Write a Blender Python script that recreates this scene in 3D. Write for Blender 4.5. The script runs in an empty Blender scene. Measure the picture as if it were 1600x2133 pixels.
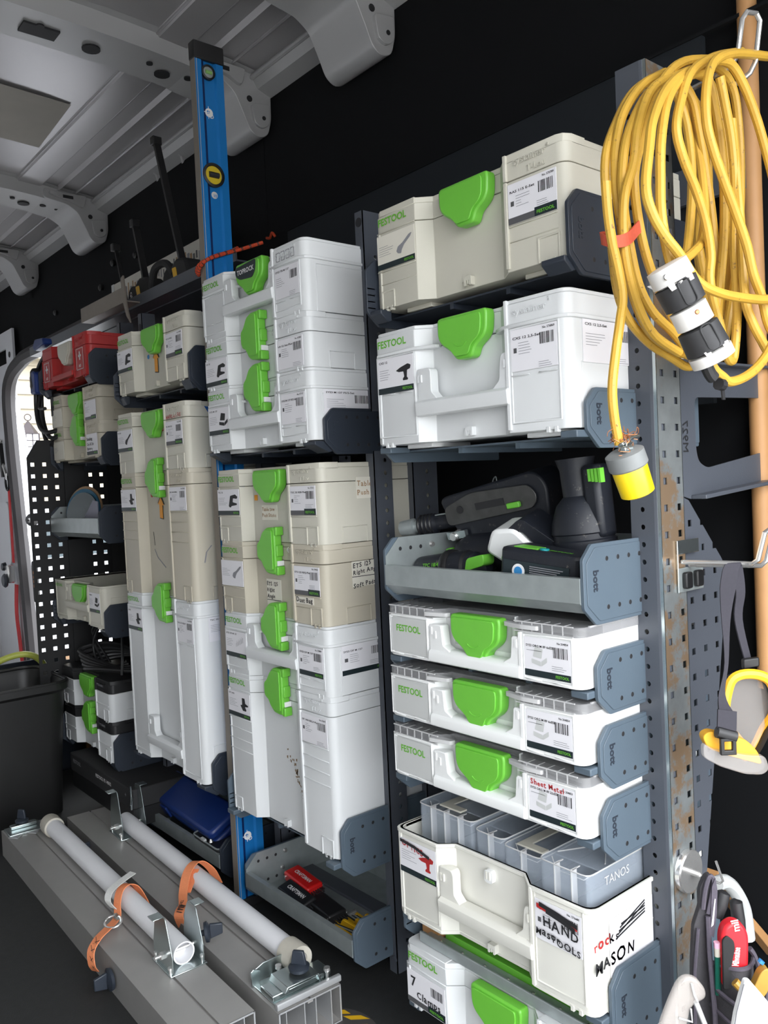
import bpy, bmesh, math, random
from mathutils import Vector, Matrix
random.seed(7)
SC = bpy.context.scene
COL = SC.collection
PI = math.pi

# ------------------------------------------------------------------ camera, world, light, exposure
F_PX = 1729.7
CAM = Vector((1.0851, -0.9082, 0.9907))
YAW, PITCH, ROLL = 2.4457, -0.0355, -0.0468
fw = Vector((math.cos(PITCH) * math.cos(YAW), math.cos(PITCH) * math.sin(YAW), math.sin(PITCH)))
rt0 = Vector((math.sin(YAW), -math.cos(YAW), 0)); up0 = rt0.cross(fw)
rt = math.cos(ROLL) * rt0 + math.sin(ROLL) * up0
upv = -math.sin(ROLL) * rt0 + math.cos(ROLL) * up0
cd = bpy.data.cameras.new('camera'); cam = bpy.data.objects.new('camera', cd); COL.objects.link(cam)
cam.matrix_world = Matrix(((rt.x, upv.x, -fw.x, CAM.x), (rt.y, upv.y, -fw.y, CAM.y), (rt.z, upv.z, -fw.z, CAM.z), (0, 0, 0, 1)))
cd.sensor_fit = 'VERTICAL'; cd.sensor_height = 24; cd.lens = 24 * F_PX / 2133; cd.clip_start = .02
SC.camera = cam

W = bpy.data.worlds.new('world'); SC.world = W; W.use_nodes = True
nt = W.node_tree; bg = nt.nodes['Background']
tc = nt.nodes.new('ShaderNodeTexCoord'); sx = nt.nodes.new('ShaderNodeSeparateXYZ'); cr = nt.nodes.new('ShaderNodeValToRGB')
mp = nt.nodes.new('ShaderNodeMapRange'); mp.inputs[1].default_value = -1; mp.inputs[2].default_value = 1
nt.links.new(tc.outputs['Generated'], sx.inputs[0]); nt.links.new(sx.outputs[2], mp.inputs[0]); nt.links.new(mp.outputs[0], cr.inputs[0])
cr.color_ramp.elements[0].position = .45; cr.color_ramp.elements[0].color = (.30, .30, .30, 1)
cr.color_ramp.elements[1].position = .56; cr.color_ramp.elements[1].color = (.93, .96, 1, 1)
nt.links.new(cr.outputs[0], bg.inputs[0]); bg.inputs[1].default_value = 7.0
SC.view_settings.view_transform = 'Standard'; SC.view_settings.look = 'None'
SC.view_settings.exposure = 0.28; SC.view_settings.gamma = 1.0; SC.view_settings.use_curve_mapping = False

# ------------------------------------------------------------------ materials
MATS = {}
def mat(name, col, rough=.5, metal=0., noise=0., nscale=20., bump=0., bscale=200., trans=0., ior=1.45, alpha=1., emit=0., spec=.5, aniso=None, dirt=None):
    m = bpy.data.materials.new(name); m.use_nodes = True; n = m.node_tree; b = n.nodes['Principled BSDF']
    b.inputs['Base Color'].default_value = (*col, 1); b.inputs['Roughness'].default_value = rough; b.inputs['Metallic'].default_value = metal
    b.inputs['Specular IOR Level'].default_value = spec
    if trans: b.inputs['Transmission Weight'].default_value = trans; b.inputs['IOR'].default_value = ior
    if alpha < 1: b.inputs['Alpha'].default_value = alpha
    if emit: b.inputs['Emission Color'].default_value = (*col, 1); b.inputs['Emission Strength'].default_value = emit
    t = n.nodes.new('ShaderNodeTexCoord')
    if noise:
        nz = n.nodes.new('ShaderNodeTexNoise'); nz.inputs['Scale'].default_value = nscale; nz.inputs['Detail'].default_value = 6
        mx = n.nodes.new('ShaderNodeMix'); mx.data_type = 'RGBA'
        mx.inputs['A'].default_value = (*[c * (1 - noise) for c in col], 1); mx.inputs['B'].default_value = (*[min(1, c * (1 + noise)) for c in col], 1)
        n.links.new(t.outputs['Object'], nz.inputs['Vector']); n.links.new(nz.outputs[0], mx.inputs['Factor'])
        src = mx.outputs['Result']
        if dirt:  # blotches of a second colour: dirt, and the steel strip's painted reflection
            n2 = n.nodes.new('ShaderNodeTexNoise'); n2.inputs['Scale'].default_value = dirt[1]; n2.inputs['Detail'].default_value = 9; n2.inputs['Roughness'].default_value = .75
            rp = n.nodes.new('ShaderNodeValToRGB'); rp.color_ramp.elements[0].position = dirt[2]; rp.color_ramp.elements[1].position = dirt[2] + .06
            m2 = n.nodes.new('ShaderNodeMix'); m2.data_type = 'RGBA'; m2.inputs['B'].default_value = (*dirt[0], 1)
            n.links.new(t.outputs['Object'], n2.inputs['Vector']); n.links.new(n2.outputs[0], rp.inputs[0])
            n.links.new(rp.outputs[0], m2.inputs['Factor']); n.links.new(src, m2.inputs['A']); src = m2.outputs['Result']
        n.links.new(src, b.inputs['Base Color'])
    if bump:
        nb = n.nodes.new('ShaderNodeTexNoise'); nb.inputs['Scale'].default_value = bscale; nb.inputs['Detail'].default_value = 4
        bp = n.nodes.new('ShaderNodeBump'); bp.inputs['Strength'].default_value = bump; bp.inputs['Distance'].default_value = .001
        n.links.new(t.outputs['Object'], nb.inputs['Vector']); n.links.new(nb.outputs[0], bp.inputs['Height']); n.links.new(bp.outputs[0], b.inputs['Normal'])
    MATS[name] = m; return m
mat('old_plastic', (.56, .54, .46), .5, noise=.05, nscale=9, bump=.15, bscale=900, dirt=((.30, .27, .2), 60, .70))
mat('cream_plastic', (.70, .69, .63), .45, noise=.03, nscale=9, bump=.12, bscale=900, dirt=((.4, .36, .28), 70, .72))
mat('older_plastic', (.50, .46, .37), .5, noise=.06, nscale=9, bump=.15, bscale=900, dirt=((.26, .22, .16), 60, .69))
mat('new_plastic', (.67, .685, .69), .42, noise=.03, nscale=9, bump=.12, bscale=900, dirt=((.4, .38, .34), 70, .74))
mat('white_plastic', (.80, .81, .80), .4, noise=.02, nscale=9, bump=.1, bscale=900)
mat('panel_grey', (.55, .56, .55), .5, noise=.03, nscale=9)
mat('lime', (.15, .50, .05), .35, noise=.05, nscale=30)
mat('lime_ink', (.13, .45, .03), .5)
mat('red_plastic', (.40, .015, .015), .42, noise=.1, nscale=12)
mat('black_plastic', (.012, .012, .013), .42, noise=.2, nscale=30)
mat('black_matte', (.016, .016, .017), .75, noise=.2, nscale=30)
mat('navy_plastic', (.026, .033, .046), .42, noise=.05, nscale=30)
mat('holder_grey', (.085, .115, .145), .42, noise=.05, nscale=14, bump=.1, bscale=700)
mat('rack_paint', (.075, .083, .100), .38, noise=.06, nscale=6, bump=.15, bscale=500)
mat('ink', (.015, .015, .017), .6)
mat('red_ink', (.42, .02, .02), .6)
mat('grey_ink', (.25, .25, .27), .6)
mat('paper', (.78, .77, .80), .55, noise=.02)
mat('tag_paper', (.72, .69, .60), .6, noise=.04)
mat('bar_dark', (.012, .022, .026), .45)
mat('bar_grey', (.09, .09, .095), .45)
mat('orange_ink', (.75, .30, .02), .55); mat('blue_ink', (.03, .22, .5), .55)
mat('dirt_brown', (.22, .15, .08), .8)
mat('blue_tape', (.01, .09, .34), .5)
mat('galv', (.38, .42, .42), .38, .5, noise=.22, nscale=35, bump=.1, bscale=120)
mat('zinc', (.52, .58, .58), .24, .95, noise=.15, nscale=18)
mat('chrome', (.75, .74, .72), .22, .8)
mat('strip_steel', (.33, .355, .36), .30, .6, noise=.3, nscale=40, bump=.15, bscale=60, dirt=((.36, .25, .16), 7, .50))  # brown patches paint a warm reflection into the steel colour
mat('alu', (.38, .37, .355), .42, .35, noise=.06, nscale=25, bump=.05, bscale=300)
mat('alu_light', (.60, .61, .62), .35, .6, noise=.08)
mat('pipe_white', (.80, .80, .82), .4, noise=.02, nscale=8)
mat('pipe_cap', (.52, .49, .42), .55, noise=.1, nscale=60)
mat('level_blue', (.015, .21, .58), .3, .35, noise=.06, nscale=10)
mat('level_blue_dark', (.003, .02, .10), .35, .2)
mat('level_edge', (.24, .21, .18), .5, .3, noise=.12, nscale=30)
mat('vial_yellow', (.60, .45, .03), .25)
mat('orange_cord', (.50, .05, .01), .7, noise=.5, nscale=300)
mat('orange_strap', (.85, .28, .12), .7, noise=.1, nscale=200)
mat('white_web', (.6, .6, .58), .7, noise=.2, nscale=300)
mat('red_strap', (.62, .02, .025), .7)
mat('cord_yellow', (.58, .34, .045), .46, noise=.2, nscale=30, dirt=((.22, .13, .04), 110, .60))
mat('tape_black', (.02, .02, .022), .5, noise=.3, nscale=150)
mat('red_velcro', (.62, .10, .05), .75, noise=.12, nscale=300)
mat('plug_yellow', (.85, .62, .01), .32); mat('plug_grey', (.20, .21, .21), .45, noise=.15, nscale=50)
mat('plug_white', (.75, .73, .70), .42, noise=.06, nscale=40, dirt=((.4, .34, .26), 90, .66)); mat('plug_black', (.028, .028, .030), .6, noise=.2, nscale=80)
mat('copper', (.55, .25, .12), .4, .7)
mat('wood', (.48, .25, .10), .55, noise=.2, nscale=14)
mat('elastic', (.030, .028, .038), .8, noise=.15, nscale=300)
mat('goggle_yellow', (.85, .42, .02), .4, noise=.04)
mat('clear_lens', (.95, .95, .95), .05, trans=1., ior=1.25)
mat('clear_bin', (.62, .70, .80), .10, alpha=.22, spec=.9)
mat('clear_lid', (.42, .42, .43), .10, alpha=.45, spec=.9)
mat('clear_edge', (.62, .62, .62), .2, alpha=.85)
mat('canvas', (.050, .047, .052), .85, noise=.25, nscale=90, bump=.5, bscale=500)
mat('canvas_trim', (.075, .065, .085), .8, noise=.2, nscale=300)
mat('tool_red', (.66, .02, .03), .38)
mat('craft_red', (.55, .01, .01), .35); mat('white_ink', (.75, .75, .75), .5)
mat('tool_yellow', (.70, .40, .01), .4)
mat('gold_plastic', (.42, .24, .04), .38, noise=.2, nscale=30)
mat('pencil_green', (.003, .09, .06), .35); mat('eraser', (.75, .42, .55), .7)
mat('case_blue', (.008, .03, .16), .38, noise=.1, nscale=10)
mat('royal_blue', (.006, .01, .42), .35)
mat('teal', (.01, .30, .32), .4)
mat('tool_steel', (.09, .09, .088), .35, .6, noise=.4, nscale=50)
mat('tool_navy', (.010, .012, .018), .5, noise=.3, nscale=40, dirt=((.11, .10, .09), 70, .60))
mat('van_paint', (.42, .42, .425), .34, .15, noise=.05, nscale=4)
mat('van_sheet', (.42, .41, .42), .30, .35, noise=.08, nscale=2.2)
mat('roof_patch', (.38, .36, .32), .7, noise=.12, nscale=12)
mat('van_white', (.72, .73, .76), .35, noise=.02)
mat('wall_black', (.0035, .004, .005), .9, noise=.2, nscale=3, spec=.25)
mat('wall_grey', (.62, .62, .62), .7, noise=.1, nscale=3)
mat('back_panel', (.012, .015, .019), .7, noise=.08, nscale=3, spec=.3)
mat('floor_rubber', (.022, .023, .023), .62, noise=.35, nscale=60, bump=.5, bscale=350, dirt=((.09, .09, .085), 90, .72))
mat('seal', (.035, .032, .034), .6)
mat('hazard_dark', (.06, .055, .053), .5, noise=.2, nscale=50, dirt=((.3, .3, .28), 70, .68)); mat('hazard_yellow', (.72, .42, .01), .45)
mat('bin_black', (.012, .012, .012), .42, noise=.3, nscale=12, bump=.2, bscale=120)
mat('hose_green', (.50, .55, .10), .45)
mat('siding', (.30, .265, .20), .7, noise=.04, nscale=2)
mat('lantern_metal', (.035, .028, .03), .5, .5); mat('lantern_glass', (.75, .76, .85), .2, alpha=.6); mat('candle', (.8, .78, .7), .5)
mat('ground', (.36, .35, .33), .9, noise=.15, nscale=2)
mat('disc_tan', (.35, .22, .12), .7); mat('disc_blue', (.03, .12, .2), .4); mat('disc_grey', (.15, .17, .18), .25, .7)
mat('purple_grey', (.24, .24, .30), .45, .3)
mat('window_dark', (.05, .07, .08), .1)
mat('clear_lens2', (.70, .64, .59), .12, alpha=.34, spec=.8); mat('clear_lens3', (.42, .39, .37), .08, alpha=.38, spec=1.); mat('cloth_white', (.88, .88, .88), .8)
mat('light_green', (.22, .42, .12), .6); mat('carton', (.60, .58, .52), .7, noise=.1, nscale=20)

# ------------------------------------------------------------------ mesh helpers
FONT = {}
def glyphs(s, bold=False):
    k = (s, bold)
    if k in FONT: return FONT[k]
    cu = bpy.data.curves.new('t', 'FONT'); cu.body = s; cu.size = 1.0; cu.resolution_u = 2
    if bold: cu.offset = .022
    ob = bpy.data.objects.new('t', cu); COL.objects.link(ob)
    me = ob.to_mesh()
    vs = [(v.co.x, v.co.y) for v in me.vertices]; fs = [tuple(p.vertices) for p in me.polygons]
    ob.to_mesh_clear(); bpy.data.objects.remove(ob); bpy.data.curves.remove(cu)
    FONT[k] = (vs, fs, max([v[0] for v in vs], default=.5)); return FONT[k]
def round_poly(p, r, seg=3):
    out = []; n = len(p)
    for i in range(n):
        a, b, c = Vector(p[i - 1]), Vector(p[i]), Vector(p[(i + 1) % n])
        u = (a - b); v = (c - b); d = min(r, u.length * .48, v.length * .48)
        p0 = b + u.normalized() * d; p1 = b + v.normalized() * d
        for k in range(seg + 1):
            t = k / seg; q = p0 * (1 - t) ** 2 + b * 2 * t * (1 - t) + p1 * t * t; out.append((q.x, q.y))
    return out
class MB:
    def __init__(s): s.v = []; s.f = []; s.m = []; s.names = []
    def mi(s, n):
        if n not in s.names: s.names.append(n)
        return s.names.index(n)
    def add(s, vs, fs, m):
        o = len(s.v); s.v += [tuple(v) for v in vs]; i = s.mi(m)
        for f in fs: s.f.append(tuple(o + k for k in f)); s.m.append(i)
        return s
    def box(s, x0, x1, y0, y1, z0, z1, m):
        vs = [(x, y, z) for x in (x0, x1) for y in (y0, y1) for z in (z0, z1)]
        return s.add(vs, [(0, 1, 3, 2), (4, 6, 7, 5), (0, 4, 5, 1), (2, 3, 7, 6), (0, 2, 6, 4), (1, 5, 7, 3)], m)
    def prism(s, poly, ax, a, b, m, cap=True):
        def P(u, v, w): return {'x': (w, u, v), 'y': (u, w, v), 'z': (u, v, w)}[ax]
        n = len(poly); vs = [P(u, v, a) for u, v in poly] + [P(u, v, b) for u, v in poly]
        fs = [(i, (i + 1) % n, n + (i + 1) % n, n + i) for i in range(n)]
        if cap: fs += [tuple(range(n))[::-1], tuple(range(n, 2 * n))]
        return s.add(vs, fs, m)
    def ring(s, outer, inner, z0, z1, m, ax='z'):     # hollow wall between two outlines of equal count
        def P(u, v, w): return {'x': (w, u, v), 'y': (u, w, v), 'z': (u, v, w)}[ax]
        n = len(outer); vs = [P(*q, z0) for q in outer] + [P(*q, z1) for q in outer] + [P(*q, z0) for q in inner] + [P(*q, z1) for q in inner]; fs = []
        for i in range(n):
            j = (i + 1) % n
            fs += [(i, j, n + j, n + i), (2 * n + j, 2 * n + i, 3 * n + i, 3 * n + j), (n + i, n + j, 3 * n + j, 3 * n + i), (j, i, 2 * n + i, 2 * n + j)]
        return s.add(vs, fs, m)
    def tube(s, pts, r, m, seg=8, closed=False, flat=None):
        P = [Vector(p) for p in pts]; n = len(P); vs = []; fs = []
        up = None
        for i in range(n):
            if closed: t = (P[(i + 1) % n] - P[i - 1])
            else: t = P[min(i + 1, n - 1)] - P[max(i - 1, 0)]
            t.normalize()
            if up is None: up = Vector((0, 0, 1)) if abs(t.z) < .9 else Vector((0, 1, 0))
            up = (up - t * up.dot(t)); up.normalize(); sd = t.cross(up)
            rr = r[i] if isinstance(r, (list, tuple)) else r
            for k in range(seg):
                a = 2 * PI * k / seg
                ku, ks = (1, 1) if flat is None else flat
                vs.append(P[i] + up * math.cos(a) * rr * ku + sd * math.sin(a) * rr * ks)
        for i in range(n if closed else n - 1):
            j = (i + 1) % n
            for k in range(seg): l = (k + 1) % seg; fs.append((i * seg + k, i * seg + l, j * seg + l, j * seg + k))
        if not closed: fs += [tuple(range(seg))[::-1], tuple((n - 1) * seg + k for k in range(seg))]
        return s.add(vs, fs, m)
    def lathe(s, prof, o, ax, m, seg=24, ref=None):
        A = Vector(ax).normalized(); U = (Vector((0, 0, 1)) if abs(A.z) < .9 else Vector((1, 0, 0))); U = (U - A * U.dot(A)).normalized(); Vv = A.cross(U); O = Vector(o)
        n = len(prof); vs = []; fs = []
        for r, h in prof:
            for k in range(seg):
                a = 2 * PI * k / seg; vs.append(O + A * h + (U * math.cos(a) + Vv * math.sin(a)) * r)
        for i in range(n - 1):
            for k in range(seg): l = (k + 1) % seg; fs.append((i * seg + k, i * seg + l, (i + 1) * seg + l, (i + 1) * seg + k))
        fs += [tuple(range(seg))[::-1], tuple((n - 1) * seg + k for k in range(seg))]
        return s.add(vs, fs, m)
    def strip(s, pts, wvec, th, m):        # flat webbing: centreline, width vectors (one or per point), thickness
        P = [Vector(p) for p in pts]; n = len(P); vs = []; fs = []
        for i in range(n):
            w = Vector(wvec[i] if isinstance(wvec, list) else wvec)
            t = (P[min(i + 1, n - 1)] - P[max(i - 1, 0)]).normalized(); nn = t.cross(w).normalized() * th / 2
            vs += [P[i] - w / 2 - nn, P[i] + w / 2 - nn, P[i] + w / 2 + nn, P[i] - w / 2 + nn]
        for i in range(n - 1):
            for k in range(4): l = (k + 1) % 4; fs.append((i * 4 + k, i * 4 + l, i * 4 + 4 + l, i * 4 + 4 + k))
        fs += [(3, 2, 1, 0), tuple((n - 1) * 4 + k for k in range(4))]
        return s.add(vs, fs, m)
    def text(s, body, o, u, v, size, m, bold=False, align='L', jit=0, th=0., width=None):
        O = Vector(o); U = Vector(u).normalized(); V = Vector(v).normalized(); N = U.cross(V)
        if jit:
            x = 0; rnd = random.Random(body)
            for ch in body:
                if ch == ' ': x += .32; continue
                vs, fs, w = glyphs(ch, bold); a = rnd.uniform(-jit, jit) * .35; dy = rnd.uniform(-jit, jit) * .25; sc = 1 + rnd.uniform(-jit, jit) * .4
                s.add([O + U * size * (x + (p[0] * math.cos(a) - p[1] * math.sin(a)) * sc) + V * size * (dy + (p[0] * math.sin(a) + p[1] * math.cos(a)) * sc) for p in vs], fs, m)
                x += w * sc + .10
            return s
        vs, fs, w = glyphs(body, bold); kx = 1. if width is None else width / (w * size)
        off = {'L': 0, 'C': -w / 2, 'R': -w}[align]
        p1 = [O + U * size * kx * (p[0] + off) + V * size * p[1] + N * th for p in vs]
        s.add(p1, fs, m)
        if th:
            cnt = {}
            for f in fs:
                for i in range(len(f)): e = (f[i], f[(i + 1) % len(f)]); cnt[e] = 1
            p0 = [q - N * th for q in p1]; n = len(p0)
            s.add(p1 + p0, [(a, b, b + n, a + n) for (a, b) in cnt if (b, a) not in cnt], m)
        return s
    def islands(s):
        pa = list(range(len(s.v)))
        def fd(a):
            while pa[a] != a: pa[a] = pa[pa[a]]; a = pa[a]
            return a
        for f in s.f:
            r = fd(f[0])
            for k in f[1:]: pa[fd(k)] = r
        g = {}
        for i, f in enumerate(s.f): g.setdefault(fd(f[0]), []).append(i)
        out = []
        for fi in g.values():
            m = MB(); mp_ = {}
            for i in fi:
                for k in s.f[i]:
                    if k not in mp_: mp_[k] = len(m.v); m.v.append(s.v[k])
                m.f.append(tuple(mp_[k] for k in s.f[i])); m.m.append(m.mi(s.names[s.m[i]]))
            out.append(m)
        return out
    def build(s, name, parent=None, label=None, smooth=30, bevel=0, loc=None, bseg=2, split=False):
        if split:
            r = None
            for q in s.islands(): r = q.build(name, parent, label, smooth, bevel, loc, bseg)
            return r
        me = bpy.data.meshes.new(name); me.from_pydata(s.v, [], s.f)
        for n in s.names: me.materials.append(MATS[n])
        me.polygons.foreach_set('material_index', s.m); me.update()
        bm = bmesh.new(); bm.from_mesh(me); bmesh.ops.recalc_face_normals(bm, faces=bm.faces); bm.to_mesh(me); bm.free()
        if smooth: me.shade_smooth(); me.set_sharp_from_angle(angle=math.radians(smooth))
        o = bpy.data.objects.new(name, me); COL.objects.link(o); o.parent = parent
        if loc: o.location = loc
        if bevel:
            b = o.modifiers.new('bevel', 'BEVEL'); b.width = bevel; b.segments = bseg; b.limit_method = 'ANGLE'; b.angle_limit = math.radians(40)
            b.harden_normals = False
        if label: o['label'] = label
        return o
def thing(name, label, cat, loc=(0, 0, 0), rot=(0, 0, 0), group=None):
    o = bpy.data.objects.new(name, None); COL.objects.link(o); o.location = loc; o.rotation_euler = rot; o.empty_display_size = .05
    o['label'] = label; o['category'] = cat
    if group: o['group'] = group
    return o
def tag(o, label, cat, group=None):
    o['label'] = label; o['category'] = cat
    if group: o['group'] = group
    return o
def struct(name, mb, label=None, **k):
    o = mb.build(name, **k); o['kind'] = 'structure'; o['label'] = label or name.replace('_', ' '); o['category'] = name.split('_')[0]
    return o
def spline(pts, n=6, closed=False):
    P = [Vector(p) for p in pts]; out = []; N = len(P)
    for i in range(N if closed else N - 1):
        a, b = P[i], P[(i + 1) % N]
        p0 = P[i - 1] if (closed or i > 0) else a; p3 = P[(i + 2) % N] if (closed or i < N - 2) else b
        for k in range(n):
            t = k / n
            out.append(.5 * ((2 * a) + (b - p0) * t + (2 * p0 - 5 * a + 4 * b - p3) * t * t + (3 * a - p0 - 3 * b + p3) * t ** 3))
    if not closed: out.append(P[-1])
    return out
def perf(u0, u1, v0, v1, holes, size, th, square=True, clip=None):
    """sheet with real holes in the (u,v) plane; holes on a list of centres; returns verts (u,v) faces; clip = convex outline"""
    bm = bmesh.new(); us = sorted({round(h[0], 5) for h in holes}); vs_ = sorted({round(h[1], 5) for h in holes}); hs = {(round(a, 5), round(b, 5)) for a, b in holes}
    def cuts(c, lo, hi):
        e = [lo]; 
        for i in range(len(c) - 1): e.append((c[i] + c[i + 1]) / 2)
        e.append(hi); return e
    ue, ve = cuts(us, u0, u1), cuts(vs_, v0, v1); h = size / 2
    for i, uc in enumerate(us):
        for j, vc in enumerate(vs_):
            a0, a1, b0, b1 = ue[i], ue[i + 1], ve[j], ve[j + 1]
            if (uc, vc) not in hs:
                bm.faces.new([bm.verts.new((a, b, 0)) for a, b in ((a0, b0), (a1, b0), (a1, b1), (a0, b1))]); continue
            oc = [(a0, b0), (a1, b0), (a1, b1), (a0, b1)]; ov = [bm.verts.new((*q, 0)) for q in oc]
            if square: iv = [bm.verts.new((uc + h * sx_, vc + h * sy_, 0)) for sx_, sy_ in ((-1, -1), (1, -1), (1, 1), (-1, 1))]
            else: iv = [bm.verts.new((uc + h * math.cos(-3 * PI / 4 + k * PI / 6), vc + h * math.sin(-3 * PI / 4 + k * PI / 6), 0)) for k in range(12)]
            q = len(iv) // 4
            for k in range(4):
                arc = [iv[(k * q + t) % len(iv)] for t in range(q + 1)]
                bm.faces.new([ov[k], ov[(k + 1) % 4]] + arc[::-1])
    bmesh.ops.remove_doubles(bm, verts=bm.verts, dist=1e-5)
    if clip:
        n = len(clip); ar = sum(clip[i][0] * clip[(i + 1) % n][1] - clip[(i + 1) % n][0] * clip[i][1] for i in range(n)); sg = 1 if ar > 0 else -1
        for i in range(n):
            a, b = clip[i], clip[(i + 1) % n]; d = Vector((b[0] - a[0], b[1] - a[1], 0)); nn = Vector((d.y, -d.x, 0)) * sg
            bmesh.ops.bisect_plane(bm, geom=bm.verts[:] + bm.edges[:] + bm.faces[:], plane_co=(a[0], a[1], 0), plane_no=nn.normalized(), clear_outer=True)
    bmesh.ops.recalc_face_normals(bm, faces=bm.faces)
    r = bmesh.ops.extrude_face_region(bm, geom=bm.faces[:]); 
    bmesh.ops.translate(bm, verts=[e for e in r['geom'] if isinstance(e, bmesh.types.BMVert)], vec=(0, 0, th))
    bm.verts.index_update(); V = [tuple(v.co) for v in bm.verts]; F = [tuple(v.index for v in f.verts) for f in bm.faces]; bm.free()
    return V, F

# ------------------------------------------------------------------ the van: floor, walls, ceiling, openings
WY = .475                                    # inner face of the side wall
struct('floor', MB().box(-4.3, 1.25, -1.35, WY + .02, -.03, 0, 'floor_rubber'), 'black rubber van floor')
mb = MB()
mb.box(-2.38, 1.3, WY, WY + .03, 0, 1.74, 'wall_black'); mb.box(-1.05, 1.3, WY, WY + .03, 1.7405, 2.3, 'wall_black')
mb.box(-4.2, -1.052, WY, WY + .03, 1.7405, 2.3, 'wall_black')
struct('wall_right', mb, 'matt black side wall above and beside the racks')
struct('wall_front', MB().box(1.25, 1.28, -1.38, WY, 1.82, 2.3, 'van_paint').box(1.25, 1.28, -1.38, -1.2, 0, 1.8195, 'van_paint').box(1.25, 1.28, .36, WY, 0, 1.8195, 'van_paint'), 'painted frame of the rear door opening behind the camera')  # out of view; header added to keep high sky light off the top boxes
struct('wall_left', MB().box(-4.2, 1.2, -1.38, -1.35, 0, 2.3, 'wall_grey'), 'pale painted side wall opposite the racks')
mb = MB()
mb.prism([(-4.22, 0), (-3.56, 0), (-3.61, .57), (-3.68, 1.1), (-3.72, 1.55), (-3.64, 1.67), (-3.4, 1.74), (-4.22, 1.74)], 'y', WY, WY + .03, 'van_white')                       # quarter panel left of the door opening
mb.prism(round_poly([(-4.2, .62), (-3.84, .62), (-3.84, .98), (-4.2, .98)], .05), 'y', WY - .012, WY + .005, 'van_white')
mb.box(-4.25, -4.2, -1.35, WY, 0, 2.3, 'van_white')
struct('wall_back', mb, 'light grey painted van body at the far end')
# sliding door opening: rubber seal and white jamb
sl = [(-1.9, 1.735), (-3.2, 1.728), (-3.45, 1.71), (-3.63, 1.66), (-3.71, 1.55), (-3.70, 1.3), (-3.675, 1.1), (-3.63, .8), (-3.60, .57), (-3.57, .3), (-3.545, 0)]
o = struct('trim_1', MB().tube(spline([(x, WY - .01, z) for x, z in sl], 4), .036, 'seal', 8), 'dark rubber seal around the side door opening')
mb = MB()
jl = [(-3.69, 1.60), (-3.68, 1.3), (-3.65, 1.1), (-3.60, .8), (-3.57, .57), (-3.54, .3), (-3.52, 0)]; jr = [(-3.62, 1.60), (-3.50, 1.38), (-3.40, 1.1), (-3.365, .85), (-3.36, .57), (-3.38, .3), (-3.39, 0)]
for f0, f1, c in ((0, .42, 0), (.42, .46, .008), (.46, .74, 0), (.74, .78, .008), (.78, 1, 0)):
    P0 = [(l[0] - .02 * f0 - c, WY + (r[0] - l[0]) * .34 * f0, l[1]) for l, r in zip(jl, jr)]; P1 = [(l[0] - .02 * f1 - c, WY + (r[0] - l[0]) * .34 * f1, l[1]) for l, r in zip(jl, jr)]
    k = len(P0); mb.add(P0 + P1, [(i, i + 1, k + i + 1, k + i) for i in range(k - 1)], 'van_white')
mb.tube([(l[0] - .02, WY + (r[0] - l[0]) * .34, l[1]) for l, r in zip(jl, jr)], .008, 'van_white', 8)
struct('trim_2', mb, 'white stepped door jamb beside the dark seal')
mb = MB().prism(round_poly([(-3.53, .66), (-3.46, .66), (-3.45, .44), (-3.52, .44)], .02), 'y', WY + .0, WY + .012, 'black_plastic')
for k in range(4): mb.box(-3.505, -3.475, WY - .002, WY + .001, .52 + k * .024, .534 + k * .024, 'copper')
tag(mb.build('contact_plate'), 'black contact plate with brass strips on the white door jamb', 'plate')
mb = MB().lathe([(.0, 0), (.035, .0), (.02, .02), (.012, .03), (.012, .06), (.006, .075)], (-3.50, WY + .01, .88), (.8, -.5, 0), 'black_plastic', 12)
tag(mb.build('door_stop'), 'black pointed rubber door stop on the white jamb', 'stop')

# ceiling: bowed roof sheet with long pressed beads, cross ribs and gussets
def rz(y): return 2.232 - .10 * max(0, y + .2) ** 2
mb = MB(); ys = [-1.35, -.9, -.5, -.2, 0, .08, .12, .13, .14, .21, .22, .23, .27, .28, .29, .35, .42, .475]
def bead(y): return -.012 if (.125 < y < .215) or (.275 < y < .285) else 0
vs = [(x, y, rz(y) + bead(y)) for x in (-4.25, 1.25) for y in ys]; n = len(ys)
mb.add(vs, [(i, i + 1, n + i + 1, n + i) for i in range(n - 1)], 'van_sheet')
vs = [(x, y, rz(y) + bead(y) + .02) for x in (-4.25, 1.25) for y in ys]
mb.add(vs, [(i, i + 1, n + i + 1, n + i) for i in range(n - 1)], 'van_paint')
ceil = struct('ceiling', mb, 'bare grey painted metal van roof', smooth=20)
patch = MB().add([(-1.87, -.5, rz(-.5) - .004), (-1.50, -.5, rz(-.5) - .004), (-1.54, .085, rz(.085) - .004), (-1.92, .105, rz(.105) - .004)], [(0, 1, 2, 3)], 'roof_patch')
patch.build('adhesive_patch', ceil, 'dull beige damping patch stuck on the roof sheet')
for k, y in enumerate((.125, .215, .282, .345)):
    MB().tube([(-4.2, y, rz(y) - .004), (.7, y, rz(y) - .004)], .0045, 'van_sheet', 6).build('bead', ceil)
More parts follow.
